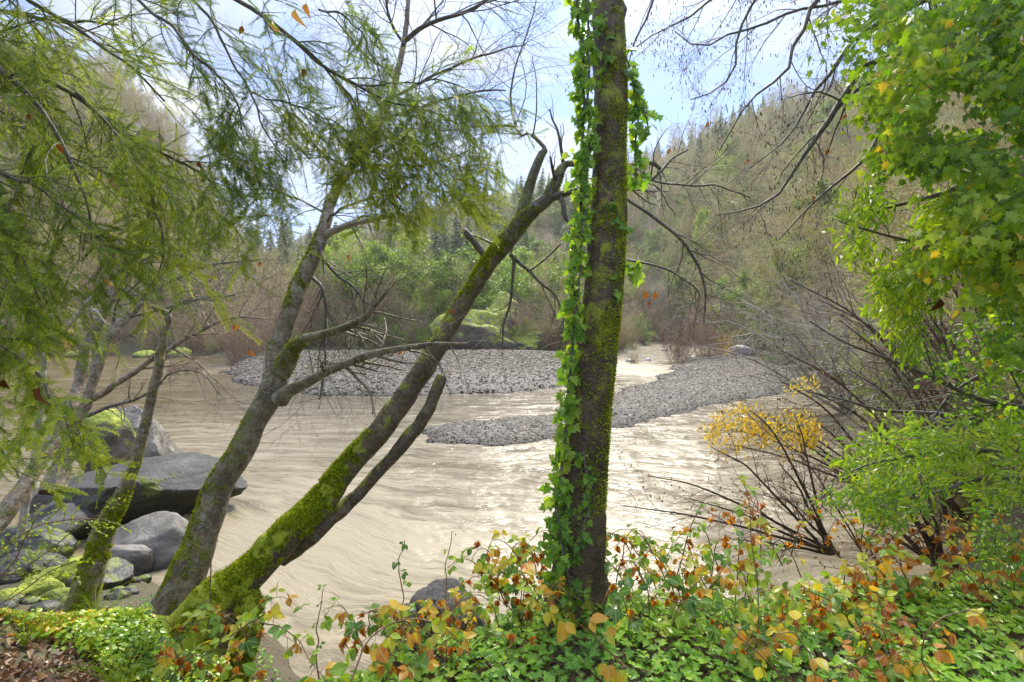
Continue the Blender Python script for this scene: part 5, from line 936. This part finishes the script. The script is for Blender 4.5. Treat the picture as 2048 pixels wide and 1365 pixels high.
# ------------------------------------------------------------------ boulders by the left bank
t = NT('dark_river_boulder'); pos = t.n('ShaderNodeNewGeometry').outputs['Position']; nz = t.n('ShaderNodeSeparateXYZ', {0: t.n('ShaderNodeNewGeometry').outputs['Normal']}).outputs[2]
n1 = t.noise(pos, 1.6, 6, .6, .5); n2 = t.noise(pos, 11, 9, .75, .4)
c = t.ramp(t.math('ADD', t.math('MULTIPLY', n1, .7), t.math('MULTIPLY', n2, .3)), [(.3, (.022, .022, .022)), (.55, (.048, .047, .044)), (.8, (.19, .185, .175))]); c = t.mix(t.ramp(n2, [(.5, 0.0), (.7, .5)]), c, (.05, .047, .04))
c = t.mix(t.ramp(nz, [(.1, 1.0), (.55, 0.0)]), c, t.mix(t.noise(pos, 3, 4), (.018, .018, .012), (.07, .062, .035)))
mk = t.ramp(t.math('ADD', t.noise(pos, 2.4, 5, .6), t.math('MULTIPLY', t.math('ABSOLUTE', t.math('SUBTRACT', nz, .45)), -.12)), [(.56, 0.0), (.60, 1.0)])
c = t.mix(t.math('MULTIPLY', mk, .9), c, t.mix(t.noise(pos, 30, 3), (.03, .05, .006), (.17, .22, .015)))
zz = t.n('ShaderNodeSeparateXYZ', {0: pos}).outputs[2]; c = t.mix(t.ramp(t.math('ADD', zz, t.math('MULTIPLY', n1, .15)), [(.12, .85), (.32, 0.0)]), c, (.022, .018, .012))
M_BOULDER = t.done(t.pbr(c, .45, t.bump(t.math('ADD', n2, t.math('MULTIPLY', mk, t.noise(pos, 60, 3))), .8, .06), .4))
t = NT('pale_wet_boulder'); pos = t.n('ShaderNodeNewGeometry').outputs['Position']
n1 = t.noise(pos, 1.3, 6, .6, .8, (1, 1, 2)); c = t.ramp(n1, [(.3, (.07, .062, .05)), (.52, (.19, .175, .145)), (.72, (.40, .375, .32))]); c = t.mix(t.ramp(t.noise(pos, 5, 5), [(.55, 0.0), (.62, .5)]), c, (.10, .09, .07))
vc = t.ramp(t.n('ShaderNodeTexVoronoi', {'Vector': pos, 'Scale': 1.7}, feature='DISTANCE_TO_EDGE').outputs['Distance'], [(0.0, 0.0), (.03, 1.0)]); c = t.mix(t.math('MULTIPLY', t.math('SUBTRACT', 1.0, vc), .12), c, (.05, .045, .04))
zz = t.n('ShaderNodeSeparateXYZ', {0: pos}).outputs[2]; c = t.mix(t.ramp(t.math('ADD', zz, t.math('MULTIPLY', n1, .15)), [(.12, .85), (.32, 0.0)]), c, (.022, .018, .012))
M_PALEB = t.done(t.pbr(c, .48, t.bump(t.math('ADD', t.noise(pos, 9, 9, .75, .5), t.math('MULTIPLY', vc, .12)), .8, .06), .4))
def gpx(px, d, zc): return (px - 1024) / F * d, d, zc
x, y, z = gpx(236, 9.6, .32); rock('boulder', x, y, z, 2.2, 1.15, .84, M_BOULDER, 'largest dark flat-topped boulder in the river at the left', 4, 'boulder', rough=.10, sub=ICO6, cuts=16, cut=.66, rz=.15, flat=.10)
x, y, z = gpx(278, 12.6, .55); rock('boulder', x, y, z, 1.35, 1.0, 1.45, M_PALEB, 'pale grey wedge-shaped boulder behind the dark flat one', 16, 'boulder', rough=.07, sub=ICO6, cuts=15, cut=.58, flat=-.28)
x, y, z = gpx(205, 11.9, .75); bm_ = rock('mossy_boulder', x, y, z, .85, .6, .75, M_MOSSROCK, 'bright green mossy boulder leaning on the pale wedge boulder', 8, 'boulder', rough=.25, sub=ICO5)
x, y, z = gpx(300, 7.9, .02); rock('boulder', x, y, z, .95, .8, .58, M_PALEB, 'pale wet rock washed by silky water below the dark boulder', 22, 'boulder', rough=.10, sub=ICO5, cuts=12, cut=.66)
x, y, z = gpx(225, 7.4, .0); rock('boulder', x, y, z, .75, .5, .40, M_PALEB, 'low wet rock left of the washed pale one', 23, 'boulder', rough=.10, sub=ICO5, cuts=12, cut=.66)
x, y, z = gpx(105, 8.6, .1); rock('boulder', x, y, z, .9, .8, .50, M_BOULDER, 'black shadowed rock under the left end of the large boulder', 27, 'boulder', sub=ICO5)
t = NT('dark_mossy_stone'); pos = t.n('ShaderNodeNewGeometry').outputs['Position']; c = t.ramp(t.noise(pos, 5, 6, .65), [(.3, (.014, .013, .011)), (.55, (.045, .042, .036)), (.75, (.13, .12, .10))])
mk = t.ramp(t.noise(pos, 6, 5, .65), [(.50, 0.0), (.58, 1.0)]); c = t.mix(mk, c, t.mix(t.noise(pos, 60, 3), (.03, .04, .005), (.22, .27, .015)))
M_DSTONE = t.done(t.pbr(c, .45, t.bump(t.noise(pos, 14, 6), .8, .04), .4))
stones = [(20, 6.2, .72, .30, 'smooth grey stone at the far left edge of the bank', 0), (92, 5.9, .86, .17, 'rounded stone capped with moss left of the slim tree', 1), (60, 5.4, .93, .22, 'green mossy stone among leaves near the left edge', 1), (135, 6.0, .92, .26, 'tall mossy stone touching the slim tree foot', 1), (95, 5.2, .98, .14, 'small moss-topped stone below the rounded one', 1), (150, 5.3, 1.0, .16, 'dark wet stone at the slim tree roots', 0), (125, 5.0, 1.05, .12, 'small wet slate beside the slim tree', 0), (50, 6.6, .60, .30, 'wet grey slab near the left water edge', 0), (180, 5.9, .70, .30, 'dark stone behind the slim tree', 0), (0, 5.2, 1.05, .16, 'mossy stone half out of sight at the left edge', 1), (75, 4.7, 1.2, .13, 'little grey stone at the top of the ivy slope', 0), (30, 7.4, .3, .5, 'dark rock at the water line far left', 0)]
for i, (px, d, z, s_, lab, ms) in enumerate(stones):
    x, y, z = gpx(px, d, z); z = float(hfun(np.array([x]), np.array([y]))[0]) + s_ * .25; rock('stone', x, y, z, s_ * 1.25, s_, s_ * .75, M_MOSSROCK if ms else M_DSTONE, lab, 50 + i, 'stone', sub=ICO2 if s_ < .2 else ICO5, rough=.2, group='stones on the left bank')
for i in range(46):
    x = rng.uniform(-6.5, -3.1); y = rng.uniform(4.4, 7.4); s_ = rng.uniform(.04, .11); z = float(hfun(np.array([x]), np.array([y]))[0]) + s_ * .2
    rock('stone', x, y, z, s_ * 1.3, s_, s_ * .7, M_DSTONE, 'small wet stone in the rubble of the left bank', 90 + i, 'stone', sub=ICO2, group='small rubble stones on the left bank')
x, y, z = gpx(880, 4.5, .80); rock('bank_rock', x, y, z, .38, .42, .50, M_BOULDER, 'dark rounded rock jutting from the bank left of the upright trunk', 61, 'rock', rough=.12, sub=ICO6, cuts=5, cut=.85, flat=.1)
x, y, z = gpx(815, 4.3, .78); rock('bank_rock', x, y, z, .26, .3, .42, M_BOULDER, 'smaller mossy rock leaning on the left side of the jutting one', 64, 'rock', rough=.2, sub=ICO5)

# ------------------------------------------------------------------ ground cover
def bank_pts(n, x0, x1, y0, y1, cond=None):
    x = rng.uniform(x0, x1, n * 3); y = rng.uniform(y0, y1, n * 3); z = hfun(x, y); ok = (z > .25)
    if cond is not None: ok &= cond(x, y)
    return np.stack([x, y, z], -1)[ok][:n]
M_GIVY = leaf_mat('ground_ivy_leaf', [(0, (.05, .16, .010)), (.4, (.18, .42, .018)), (.75, (.38, .64, .028)), (.93, (.50, .64, .06)), (1, (.65, .64, .08))], .40, .24, .6, vein=.55)
M_LITTER = leaf_mat('leaf_litter', [(0, (.09, .045, .025)), (.4, (.27, .14, .07)), (.7, (.44, .28, .15)), (.88, (.58, .46, .34)), (1, (.65, .22, .04))], .08, .42, .5, (1, 1, .8))
def carpet(name, label, cat, P_, tmpl, mat, size, h0, h1, t0, ts, droop=.15, flat=.9, stem=True):
    k = len(P_); hh = rng.uniform(h0, h1, k); b = MB()
    p = P_ + np.c_[rng.normal(size=(k, 2)) * .01, hh]; a = rng.uniform(0, 6.28, k); d = nrm(np.c_[np.cos(a), np.sin(a), rng.normal(size=k) * .15 - droop]); up = nrm(rng.normal(size=(k, 3)) * (1 - flat) * 2.2 + [0, -.12, 1])
    b.inst(*tmpl, p, frames(d, up), size * rng.uniform(.5, 1.25, k), np.clip(t0 + ts * 1.3 * fbm2(P_[:, 0] * 2.2, P_[:, 1] * 2.2, 6) + rng.uniform(-ts, ts, k) * .8, 0, 1)); mats = [mat]
    if stem:
        pp = np.stack([P_ + rng.normal(size=(k, 3)) * .02, (P_ + p) / 2 + rng.normal(size=(k, 3)) * .006, p], 1); b.tubes(pp, np.full((k, 3), .0011), 3, .5, mi=1); mats.append(M_STEM)
    return tag(b.build(name, mats), label, None, None, 'stuff')
t = NT('reddish_stem'); M_STEM = t.done(t.pbr(t.ramp(t.noise(t.attr('bc').outputs['Vector'], 8, 2), [(.4, (.13, .12, .03)), (.6, (.20, .075, .04))]), .5))
lit = lambda x, y: (x < -1.6 - .25 * (y - 2.6))
carpet('ground_ivy', 'carpet of glossy green ivy along the foot of the picture and bank', 'ivy', bank_pts(13000, -1.6, 4.2, 1.95, 4.0, lambda x, y: x > -1.1 + .3 * fbm2(x * 3, y * 3, 2)), IVY, M_GIVY, .048, .012, .10, .58, .32, .08, .93)
carpet('ground_cover', 'mixed small green and yellow leaves over the left bank', 'ground cover', bank_pts(12000, -4.2, -.7, 2.0, 4.2, lambda x, y: (fbm2(x * 1.6, y * 2.2, 8) + .9 * (y - 2.95) + .35 * (x + 2.2) > -.16) & ~((x > -1.9) & (y > 2.7) & (hfun(x, y) < .9))), OVATE, leaf_mat('small_bank_leaf', [(0, (.08, .20, .012)), (.4, (.24, .44, .015)), (.75, (.50, .62, .02)), (.92, (.68, .58, .03)), (1, (.70, .32, .03))], .45, .35), .044, .01, .11, .55, .4)
carpet('leaf_litter', 'brown fallen leaves on the left bank', 'leaf litter', bank_pts(9000, -5.5, 0.3, 1.9, 4.0, lambda x, y: x < .2), DEAD, M_LITTER, .062, .002, .022, .45, .45, .0, .75, False)
carpet('leaf_litter', 'brown fallen leaves under the ivy and brambles', 'leaf litter', bank_pts(4000, -.2, 5.5, 2.0, 5.0), DEAD, M_LITTER, .06, .0, .02, .4, .4, .0, .75, False)
carpet('ground_cover', 'low green weeds on the right bank edge', 'ground cover', bank_pts(7000, 3.2, 9.5, 2.6, 10.5), OVATE, M_GIVY, .055, .02, .22, .45, .4)
carpet('ground_cover', 'low green weeds on the steep bank below the trunks', 'ground cover', bank_pts(3200, -3.6, 4, 3.2, 5.3, lambda x, y: ~((x > -2.0) & (x < -.5) & (hfun(x, y) < 1.0))), OVATE, M_GIVY, .045, .01, .10, .4, .35)
# grass tufts
def tuft(x, y, h, n, label, group='grass tufts on the left bank'):
    z = float(hfun(np.array([x]), np.array([y]))[0]); a = rng.uniform(0, 6.28, n); b = MB(); s = np.linspace(0, 1, 6)[None, :, None]; ln = h * rng.uniform(.6, 1.2, n)[:, None, None]; dv = np.stack([np.cos(a), np.sin(a), a * 0], -1)[:, None, :]
    P_ = np.array([x, y, z]) + dv * ln * (.12 * s + .65 * s ** 2 * rng.uniform(.2, 1, n)[:, None, None]) + np.array([0, 0, 1]) * ln * (s - .35 * s ** 2.5)
    b.tubes(P_, np.linspace(.0035, .0008, 6)[None] * np.ones((n, 1)), 3, rng.uniform(.5, 1, n)); tag(b.build('grass_tuft', M_WILLOW, None, (x, y, z)), label, 'grass', group)
for i, (px, d, h) in enumerate([(175, 3.9, .42), (190, 4.0, .35), (235, 3.8, .25), (255, 3.9, .28), (330, 3.6, .18), (215, 2.45, .45), (228, 2.5, .35), (120, 3.5, .3), (60, 3.3, .35), (290, 3.7, .3), (30, 3.2, .3), (160, 3.3, .3)]):
    tuft((px - 1024) / F * d, d, h, 16, 'arching green grass tuft on the left bank among the leaves')
# ------------------------------------------------------------------ brambles: every cane with its leaves is a plant
M_BRAM = leaf_mat('bramble_leaf', [(0, (.06, .16, .02)), (.25, (.16, .33, .03)), (.5, (.34, .50, .03)), (.66, (.60, .58, .03)), (.78, (.85, .52, .03)), (.9, (.72, .25, .025)), (1, (.38, .10, .02))], .42, .34, vein=.7)
def bramble(pts, leafs, size, tint, ts, label, group=None, n=26, tri=3, w=3.0, curl=.35, name='bramble', dead=0.0, trail=None):
    p, r = pxline([(a, b_, w * 1.0, d) for a, b_, d in pts], n, .012); r = r * np.linspace(1.2, .5, n); o = tuple(p[0]); B_ = thing(name, label, 'bramble', o, group)
    st_ = MB(); st_.tubes(p, r, 6, .5); i = np.linspace(2, n - 1, leafs).astype(int); T = nrm(np.gradient(p, axis=0))[i]; k = leafs
    out = nrm(np.cross(T, rand_dirs(k)) + [0, -.15, .35]); L_ = size * rng.uniform(.5, 1.0, k); tip = p[i] + out * L_[:, None] + [0, 0, -.01]
    st_.tubes(np.stack([p[i], (p[i] + tip) / 2 + [0, 0, .012], tip], 1), np.full((k, 3), .0012), 4, .5)
    st_.build('cane', M_STEM, B_, o, True); lf2 = MB(); tn_ = np.clip(tint + rng.uniform(-ts, ts, k), 0, 1); isd = rng.uniform(0, 1, k) < dead
    for q in range(tri):
        ang = [0, 1.15, -1.15, 2.0, -2.0][q]; up = nrm(rng.normal(size=(k, 3)) * .4 + [0, -.42, .85]); fr_ = frames(nrm(out + [0, 0, -.3]), up)
        d = fr_[:, :, 0] * math.cos(ang) + fr_[:, :, 1] * math.sin(ang) + [0, 0, -.25 - curl * rng.uniform(0, 1)]
        d[isd] = nrm(d[isd] * .35 + [0, 0, -1.0])
        sz = size * (1.0 if q == 0 else .85) * rng.uniform(.75, 1.15, k); tq = np.clip(tn_ + rng.uniform(-.08, .08, k), 0, 1); tq[isd] = rng.uniform(.86, 1, isd.sum())
        for m_, tp in ((~isd, OVATE), (isd, DEAD)):
            if m_.any(): lf2.inst(*tp, tip[m_] + d[m_] * .006, frames(d[m_], up[m_]), sz[m_], tq[m_])
    lf2.build('leaves', M_BRAM, B_, o)
named = [
 ([(790, 1330, 2.6), (805, 1240, 2.65), (800, 1150, 2.7), (806, 1080, 2.7)], 6, .045, .35, .2, 'slender upright sprig with small leaves left of the jutting rock'),
 ([(900, 1330, 3.2), (890, 1230, 3.3), (893, 1140, 3.4), (905, 1065, 3.4)], 5, .035, .4, .2, 'thin bare-topped sprig rising above the jutting rock'),
 ([(640, 1400, 2.9), (632, 1300, 2.9), (640, 1230, 2.9), (650, 1180, 2.9)], 5, .035, .35, .2, 'fine sprig with tiny leaves over the water, left of centre'),
 ([(420, 1300, 2.5), (490, 1255, 2.5), (560, 1250, 2.45), (620, 1310, 2.4), (680, 1400, 2.3)], 13, .075, .40, .45, 'arching bramble cane with green and rust leaves at the foot of the leaning trunk'),
 ([(700, 1380, 2.2), (740, 1280, 2.3), (820, 1240, 2.4), (900, 1260, 2.4), (960, 1340, 2.4)], 10, .085, .55, .35, 'arching bramble cane below the jutting rock'),
 ([(1500, 1400, 2.4), (1520, 1200, 2.6), (1505, 1080, 2.7), (1500, 1000, 2.8), (1470, 965, 2.9)], 11, .07, .45, .25, 'tall bramble cane with bright leaves standing against the water right of the trunk'),
 ([(1150, 1320, 2.8), (1060, 1180, 2.8), (1030, 1110, 2.8), (985, 1080, 2.8), (970, 1120, 2.8)], 10, .085, .72, .22, 'bramble cane ending in large orange leaves left of the upright trunk'),
 ([(1250, 1330, 2.2), (1150, 1240, 2.1), (1100, 1190, 2.1), (1080, 1210, 2.1)], 5, .085, .80, .05, 'cane carrying the big yellow leaf in front of the upright trunk'),
 ([(1900, 1420, 2.0), (1850, 1310, 2.0), (1880, 1240, 2.0), (1960, 1230, 2.0), (2030, 1290, 2.0)], 5, .078, .80, .07, 'large-leaved golden cane in the lower right corner'),
 ([(1650, 1420, 2.0), (1620, 1320, 2.0), (1600, 1270, 2.0), (1560, 1270, 2.0), (1500, 1310, 2.0)], 6, .075, .74, .07, 'cane with broad yellow-green leaves near the bottom right of centre'),
 ([(1600, 1400, 2.2), (1480, 1270, 2.2), (1380, 1210, 2.2), (1300, 1190, 2.2), (1230, 1200, 2.2)], 12, .075, .25, .2, 'low bramble cane with large blue-green leaves right of the trunk foot'),
 ([(1800, 1400, 2.3), (1700, 1230, 2.4), (1600, 1180, 2.4), (1500, 1190, 2.4), (1440, 1230, 2.4)], 12, .075, .30, .25, 'bramble cane with broad dark green leaves at lower right'),
]
for pts, lf, sz, tt, ts, lab in named: bramble(pts, lf + 2, sz * .8, tt, ts + .06, lab)
def dry_of(px): return .30 if px < 1120 else .18
for i in range(95):
    px = rng.uniform(960, 2150); dep = rng.uniform(2.75, 3.6) if px < 1500 else rng.uniform(2.4, 3.9)
    gy = 650 + (3.6 - 1.9) / dep * F; h = rng.uniform(50, 150) * (1.1 if 1000 < px < 1250 else .9); dx = rng.uniform(-170, 130)
    if px < 1100: h *= .55
    pts = [(px, gy + 10, dep), (px + dx * .35, gy - h * .8, dep - .05), (px + dx * .75, gy - h * 1.0, dep - .1), (px + dx * 1.15, gy - h * .62, dep - .2)]
    tt = .46 + .20 * (px > 1500) + rng.uniform(-.12, .12)
    bramble(pts, int(rng.integers(8, 15)), rng.uniform(.038, .066), tt, .36, 'tangled bramble cane along the bank edge with green, yellow and rust-brown leaves', 'bramble canes along the bank edge', 16, w=2.4, dead=.30)
for i in range(26):
    px = rng.choice([rng.uniform(330, 500), rng.uniform(700, 930)]); dep = rng.uniform(2.4, 3.0); gy = 650 + (3.6 - 1.88) / dep * F; h = rng.uniform(20, 70) * (.6 if px > 520 else 1); dx = rng.uniform(-120, 120)
    pts = [(px, gy + 10, dep), (px + dx * .35, gy - h * .8, dep - .05), (px + dx * .75, gy - h * 1.0, dep - .1), (px + dx * 1.15, gy - h * .62, dep - .15)]
    bramble(pts, int(rng.integers(5, 10)), rng.uniform(.04, .065), .5, .4, 'small bramble sprig on the bank left of the jutting rock', 'bramble sprigs left of centre', 14, w=2.0, dead=.25)
for i in range(12):
    px = rng.uniform(770, 960); pts = [(px, 1400, 3.0), (px + rng.uniform(-30, 30), 1290, 3.1), (px + rng.uniform(-50, 50), rng.uniform(1190, 1240), 3.2), (px + rng.uniform(-90, 90), rng.uniform(1215, 1270), 3.2)]
    bramble(pts, int(rng.integers(8, 13)), rng.uniform(.035, .055), .6, .35, 'bramble sprig with rust and green leaves covering the jutting rock', 'bramble sprigs over the jutting rock', 14, w=2.0, dead=.35)
# ------------------------------------------------------------------ bare and yellow willow shrubs at the right water edge
def shrub(base, tips, label, dep, bend=.25, m1=9, l1=.35, m2=5, l2=.16, mat=None, w=7, buds=True, name='willow_shrub', spots=0, m3=1):
    o = tuple(P3(base[0], base[1], dep)); S = thing(name, label, 'shrub', o); lb = MB()
    for tx, ty, td in tips:
        bx = base[0] + rng.uniform(-18, 18); pts = [(bx, base[1], w, dep), (bx + (tx - bx) * .35, base[1] + (ty - base[1]) * .42, w * .75, dep * .7 + td * .3), (bx + (tx - bx) * .72, base[1] + (ty - base[1]) * (.78 + bend * .2), w * .5, dep * .4 + td * .6), (tx, ty, w * .22, td)]
        b = MB(); p, r = pxline(pts, 22, .012); b.tubes(p, r, 6, .3); A, B, C = twigs(b, p, r, m1, l1, m2, l2, (-.02, 0, .02), .2, .0012, m3, (18, 55)); b.build('stem', mat or M_SHRUBSTEM, S, o, True)
        q, T, _, _ = sample_on(B, 2, .2, 1); k = len(q); ok = rng.uniform(0, 1, k) < .55; q = q[ok]; k = len(q); lb.inst(*DEAD, q, frames(nrm(rng.normal(size=(k, 3)) * .5 + [0, 0, -.8]), rand_dirs(k)), rng.uniform(.012, .034, k), np.clip(rng.beta(2, 2, k), 0, 1))
    if buds: lb.build('dry_leaves', M_DRY, S, o)
    return S, o
M_SHRUBSTEM = bark_mat('willow_shrub_bark', (.045, .026, .018), (.17, .10, .065), scale=40, rough=.6)
M_DRY = leaf_mat('dry_small_leaf', [(0, (.06, .03, .02)), (.5, (.16, .075, .035)), (.85, (.38, .18, .04)), (1, (.50, .32, .05))], .3, .6, .3, (1, 1, .8))
shrub((1905, 1165), [(1690, 870, 6.2), (1640, 930, 6.4), (1760, 900, 6.2), (1820, 880, 6.4), (1700, 1000, 6.2), (1860, 900, 6.6), (1790, 980, 6), (1740, 1060, 6), (1900, 940, 6.6), (1560, 760, 6.2)], 'fan of bare brown stems rising from the water at the right', 6.9, w=9, m1=9, l1=.6, l2=.28)
shrub((1665, 1108), [(1420, 895, 4.6), (1500, 820, 4.8), (1560, 930, 4.6), (1300, 950, 4.3), (1380, 1000, 4.4), (1460, 1080, 4.5), (1590, 840, 4.8), (1240, 1010, 4.3), (1540, 985, 4.6)], 'sprawling shrub of bare twigs with dry leaf tufts over the water right of the trunk', 4.9, w=7, m1=8, l1=.42, l2=.2)
shrub((1840, 1290), [(1640, 1010, 4.1), (1700, 1050, 4.2), (1540, 860, 4.6), (1600, 1060, 4.0), (1740, 1110, 4.2)], 'leafless purple-brown twigs crossing the lower right water', 4.3, w=5, m1=7, l1=.3, l2=.15)
shrub((2010, 1120), [(1560, 700, 7.5), (1680, 640, 8), (1760, 700, 7.5), (1820, 760, 7.5), (1620, 780, 7.5), (1880, 640, 8), (1700, 740, 7.5), (1940, 700, 8), (1840, 600, 8)], 'large bare shrub arching left from the right bank', 8.2, w=10, m1=13, l1=1.0, l2=.45, m3=2)
shrub((2060, 1000), [(1760, 560, 9), (1860, 520, 9.5), (1640, 600, 9.5), (1920, 560, 9.5), (1800, 640, 9), (1700, 520, 10), (1580, 560, 10)], 'tall bare shrub behind the arching one on the right bank', 9.6, w=9, m1=14, l1=1.2, l2=.55, m3=2)
shrub((1700, 830), [(1480, 600, 22), (1560, 560, 22), (1620, 600, 21), (1500, 680, 21), (1450, 640, 22), (1680, 560, 22), (1580, 690, 21), (1440, 700, 21)], 'pale leafless tree spreading left over the right channel', 21, w=8, m1=14, l1=2.4, l2=1.1, m3=3, mat=M_PALE, buds=False)
shrub((1830, 830), [(1620, 650, 18), (1700, 590, 18), (1760, 640, 17), (1640, 730, 17), (1800, 600, 18), (1880, 640, 18)], 'pale twiggy tree above the bend of the right channel', 17, w=8, m1=14, l1=2.0, l2=.9, m3=3, mat=M_PALE, buds=False)
S4, o4 = shrub((1800, 1010), [(1430, 850, 5.6), (1470, 830, 5.6), (1520, 840, 5.7), (1560, 850, 5.7), (1600, 830, 5.8), (1450, 890, 5.6)], 'low willow with bright yellow leaves hanging over the water right of the gravel bar', 6.2, w=6, m1=8, l1=.35, l2=.18, name='yellow_willow')
leafmass([(1418, 860), (1430, 820), (1500, 810), (1560, 830), (1620, 820), (1660, 850), (1640, 890), (1560, 880), (1500, 890), (1450, 910), (1425, 890)], 110, 5.3, 6.0, .26, 10, LANCE, .065, M_YELLEAF, S4, o4, .5, .5, (-.6, -.1, -.2), .5, 1.1)
leafmass([(1590, 760), (1600, 780), (1640, 775), (1640, 755)], 8, 5.5, 5.8, .15, 7, LANCE, .07, M_YELLEAF, S4, o4, .5, .5, (-.6, -.1, -.2), .5, 1.1)
# horsetail stalks at the right edge
pz = P3(2015, 1200, 3.6); HT = thing('horsetail', 'clump of thin upright green horsetail stalks at the right edge', 'horsetail', pz); st_ = []
for i in range(46):
    px = rng.uniform(1955, 2060); d = rng.uniform(3.2, 3.9); h = rng.uniform(.5, .95); a = P3(px, 1290, d); st_.append([a, a + [rng.normal() * .02, 0, h * .5], a + [rng.normal() * .06, rng.normal() * .04, h]])
hb_ = MB(); hb_.tubes(np.array(st_), np.full((46, 3), .0032), 5, .15); hb_.build('stalks', M_GIVY, HT, tuple(pz))
# half-sunk log at the right
p, r = pxline([(1880, 1140, 16, 6.8), (1925, 1118, 20, 6.6), (1990, 1103, 22, 6.5), (2080, 1110, 24, 6.4), (2200, 1130, 26, 6.2)], 24, .01)
o = trunk_mesh(p, r, 18, .15, 0, .1).build('log', M_BARK_DARK, None, tuple(p[5]), True); tag(o, 'dark wet log half sunk at the right water edge', 'log')
# thin leafy sprigs at the left edge, in front of the boulders
for i, (pts, lab) in enumerate([([(-60, 1150, 3.1), (60, 1060, 3.2), (140, 1040, 3.3), (215, 1040, 3.3)], 'lowest arching sprig of tiny bright leaves before the dark boulder'), ([(-60, 1210, 3.1), (30, 1120, 3.2), (60, 1050, 3.2), (85, 1010, 3.3)], 'upright sprig of tiny bright leaves at the left edge'), ([(-40, 1180, 3.0), (90, 1110, 3.1), (150, 1060, 3.2), (200, 1030, 3.2)], 'middle sprig of tiny bright leaves crossing the dark boulder'), ([(-60, 1240, 2.9), (20, 1200, 3.0), (90, 1150, 3.1), (150, 1120, 3.1)], 'bottom sprig of tiny bright leaves over the mossy stones')]):
    p, r = pxline([(a, b_, 2.2, d) for a, b_, d in pts], 18, .01); B_ = thing('leafy_sprig', lab, 'sprig', p[0]); oo = tuple(p[0]); b = MB(); b.tubes(p, r, 5, .5); A, ra = grow(p, r, 12, .2, 1, (20, 60), ln=.16, n=5, wander=.15, rmin=.0008); b.tubes(A, ra, 3, .5); b.build('stem', M_STEM, B_, oo)
    q, T, _, _ = sample_on(A, 9, .15, 1); k = len(q); l = MB(); l.inst(*OVATE, q, frames(nrm(T + rand_dirs(k)), nrm(rand_dirs(k) * .6 + [0, -.5, .8])), .019 * rng.uniform(.6, 1.3, k), rng.uniform(.5, .9, k)); l.build('leaves', M_WILLOW, B_, oo)
# dead weed in front of the alder foot
p, r = pxline([(1215 - 800, 1300, 3, 2.9), (420, 1200, 3, 2.9), (422, 1120, 2.6, 2.9), (400, 1080, 2, 2.9), (370, 1030, 1.5, 2.9)], 24, .006); DW = thing('dead_weed', 'dry curled brown weed standing before the foot of the alder', 'weed', p[0]); b = MB(); b.tubes(p, r, 5, .5)
A, ra = grow(p, r, 10, .4, 1, (40, 80), ln=.16, n=10, wander=.35, rmin=.0009); b.tubes(A, ra, 3, .5); b.build('stem', M_STEM, DW, tuple(p[0]))
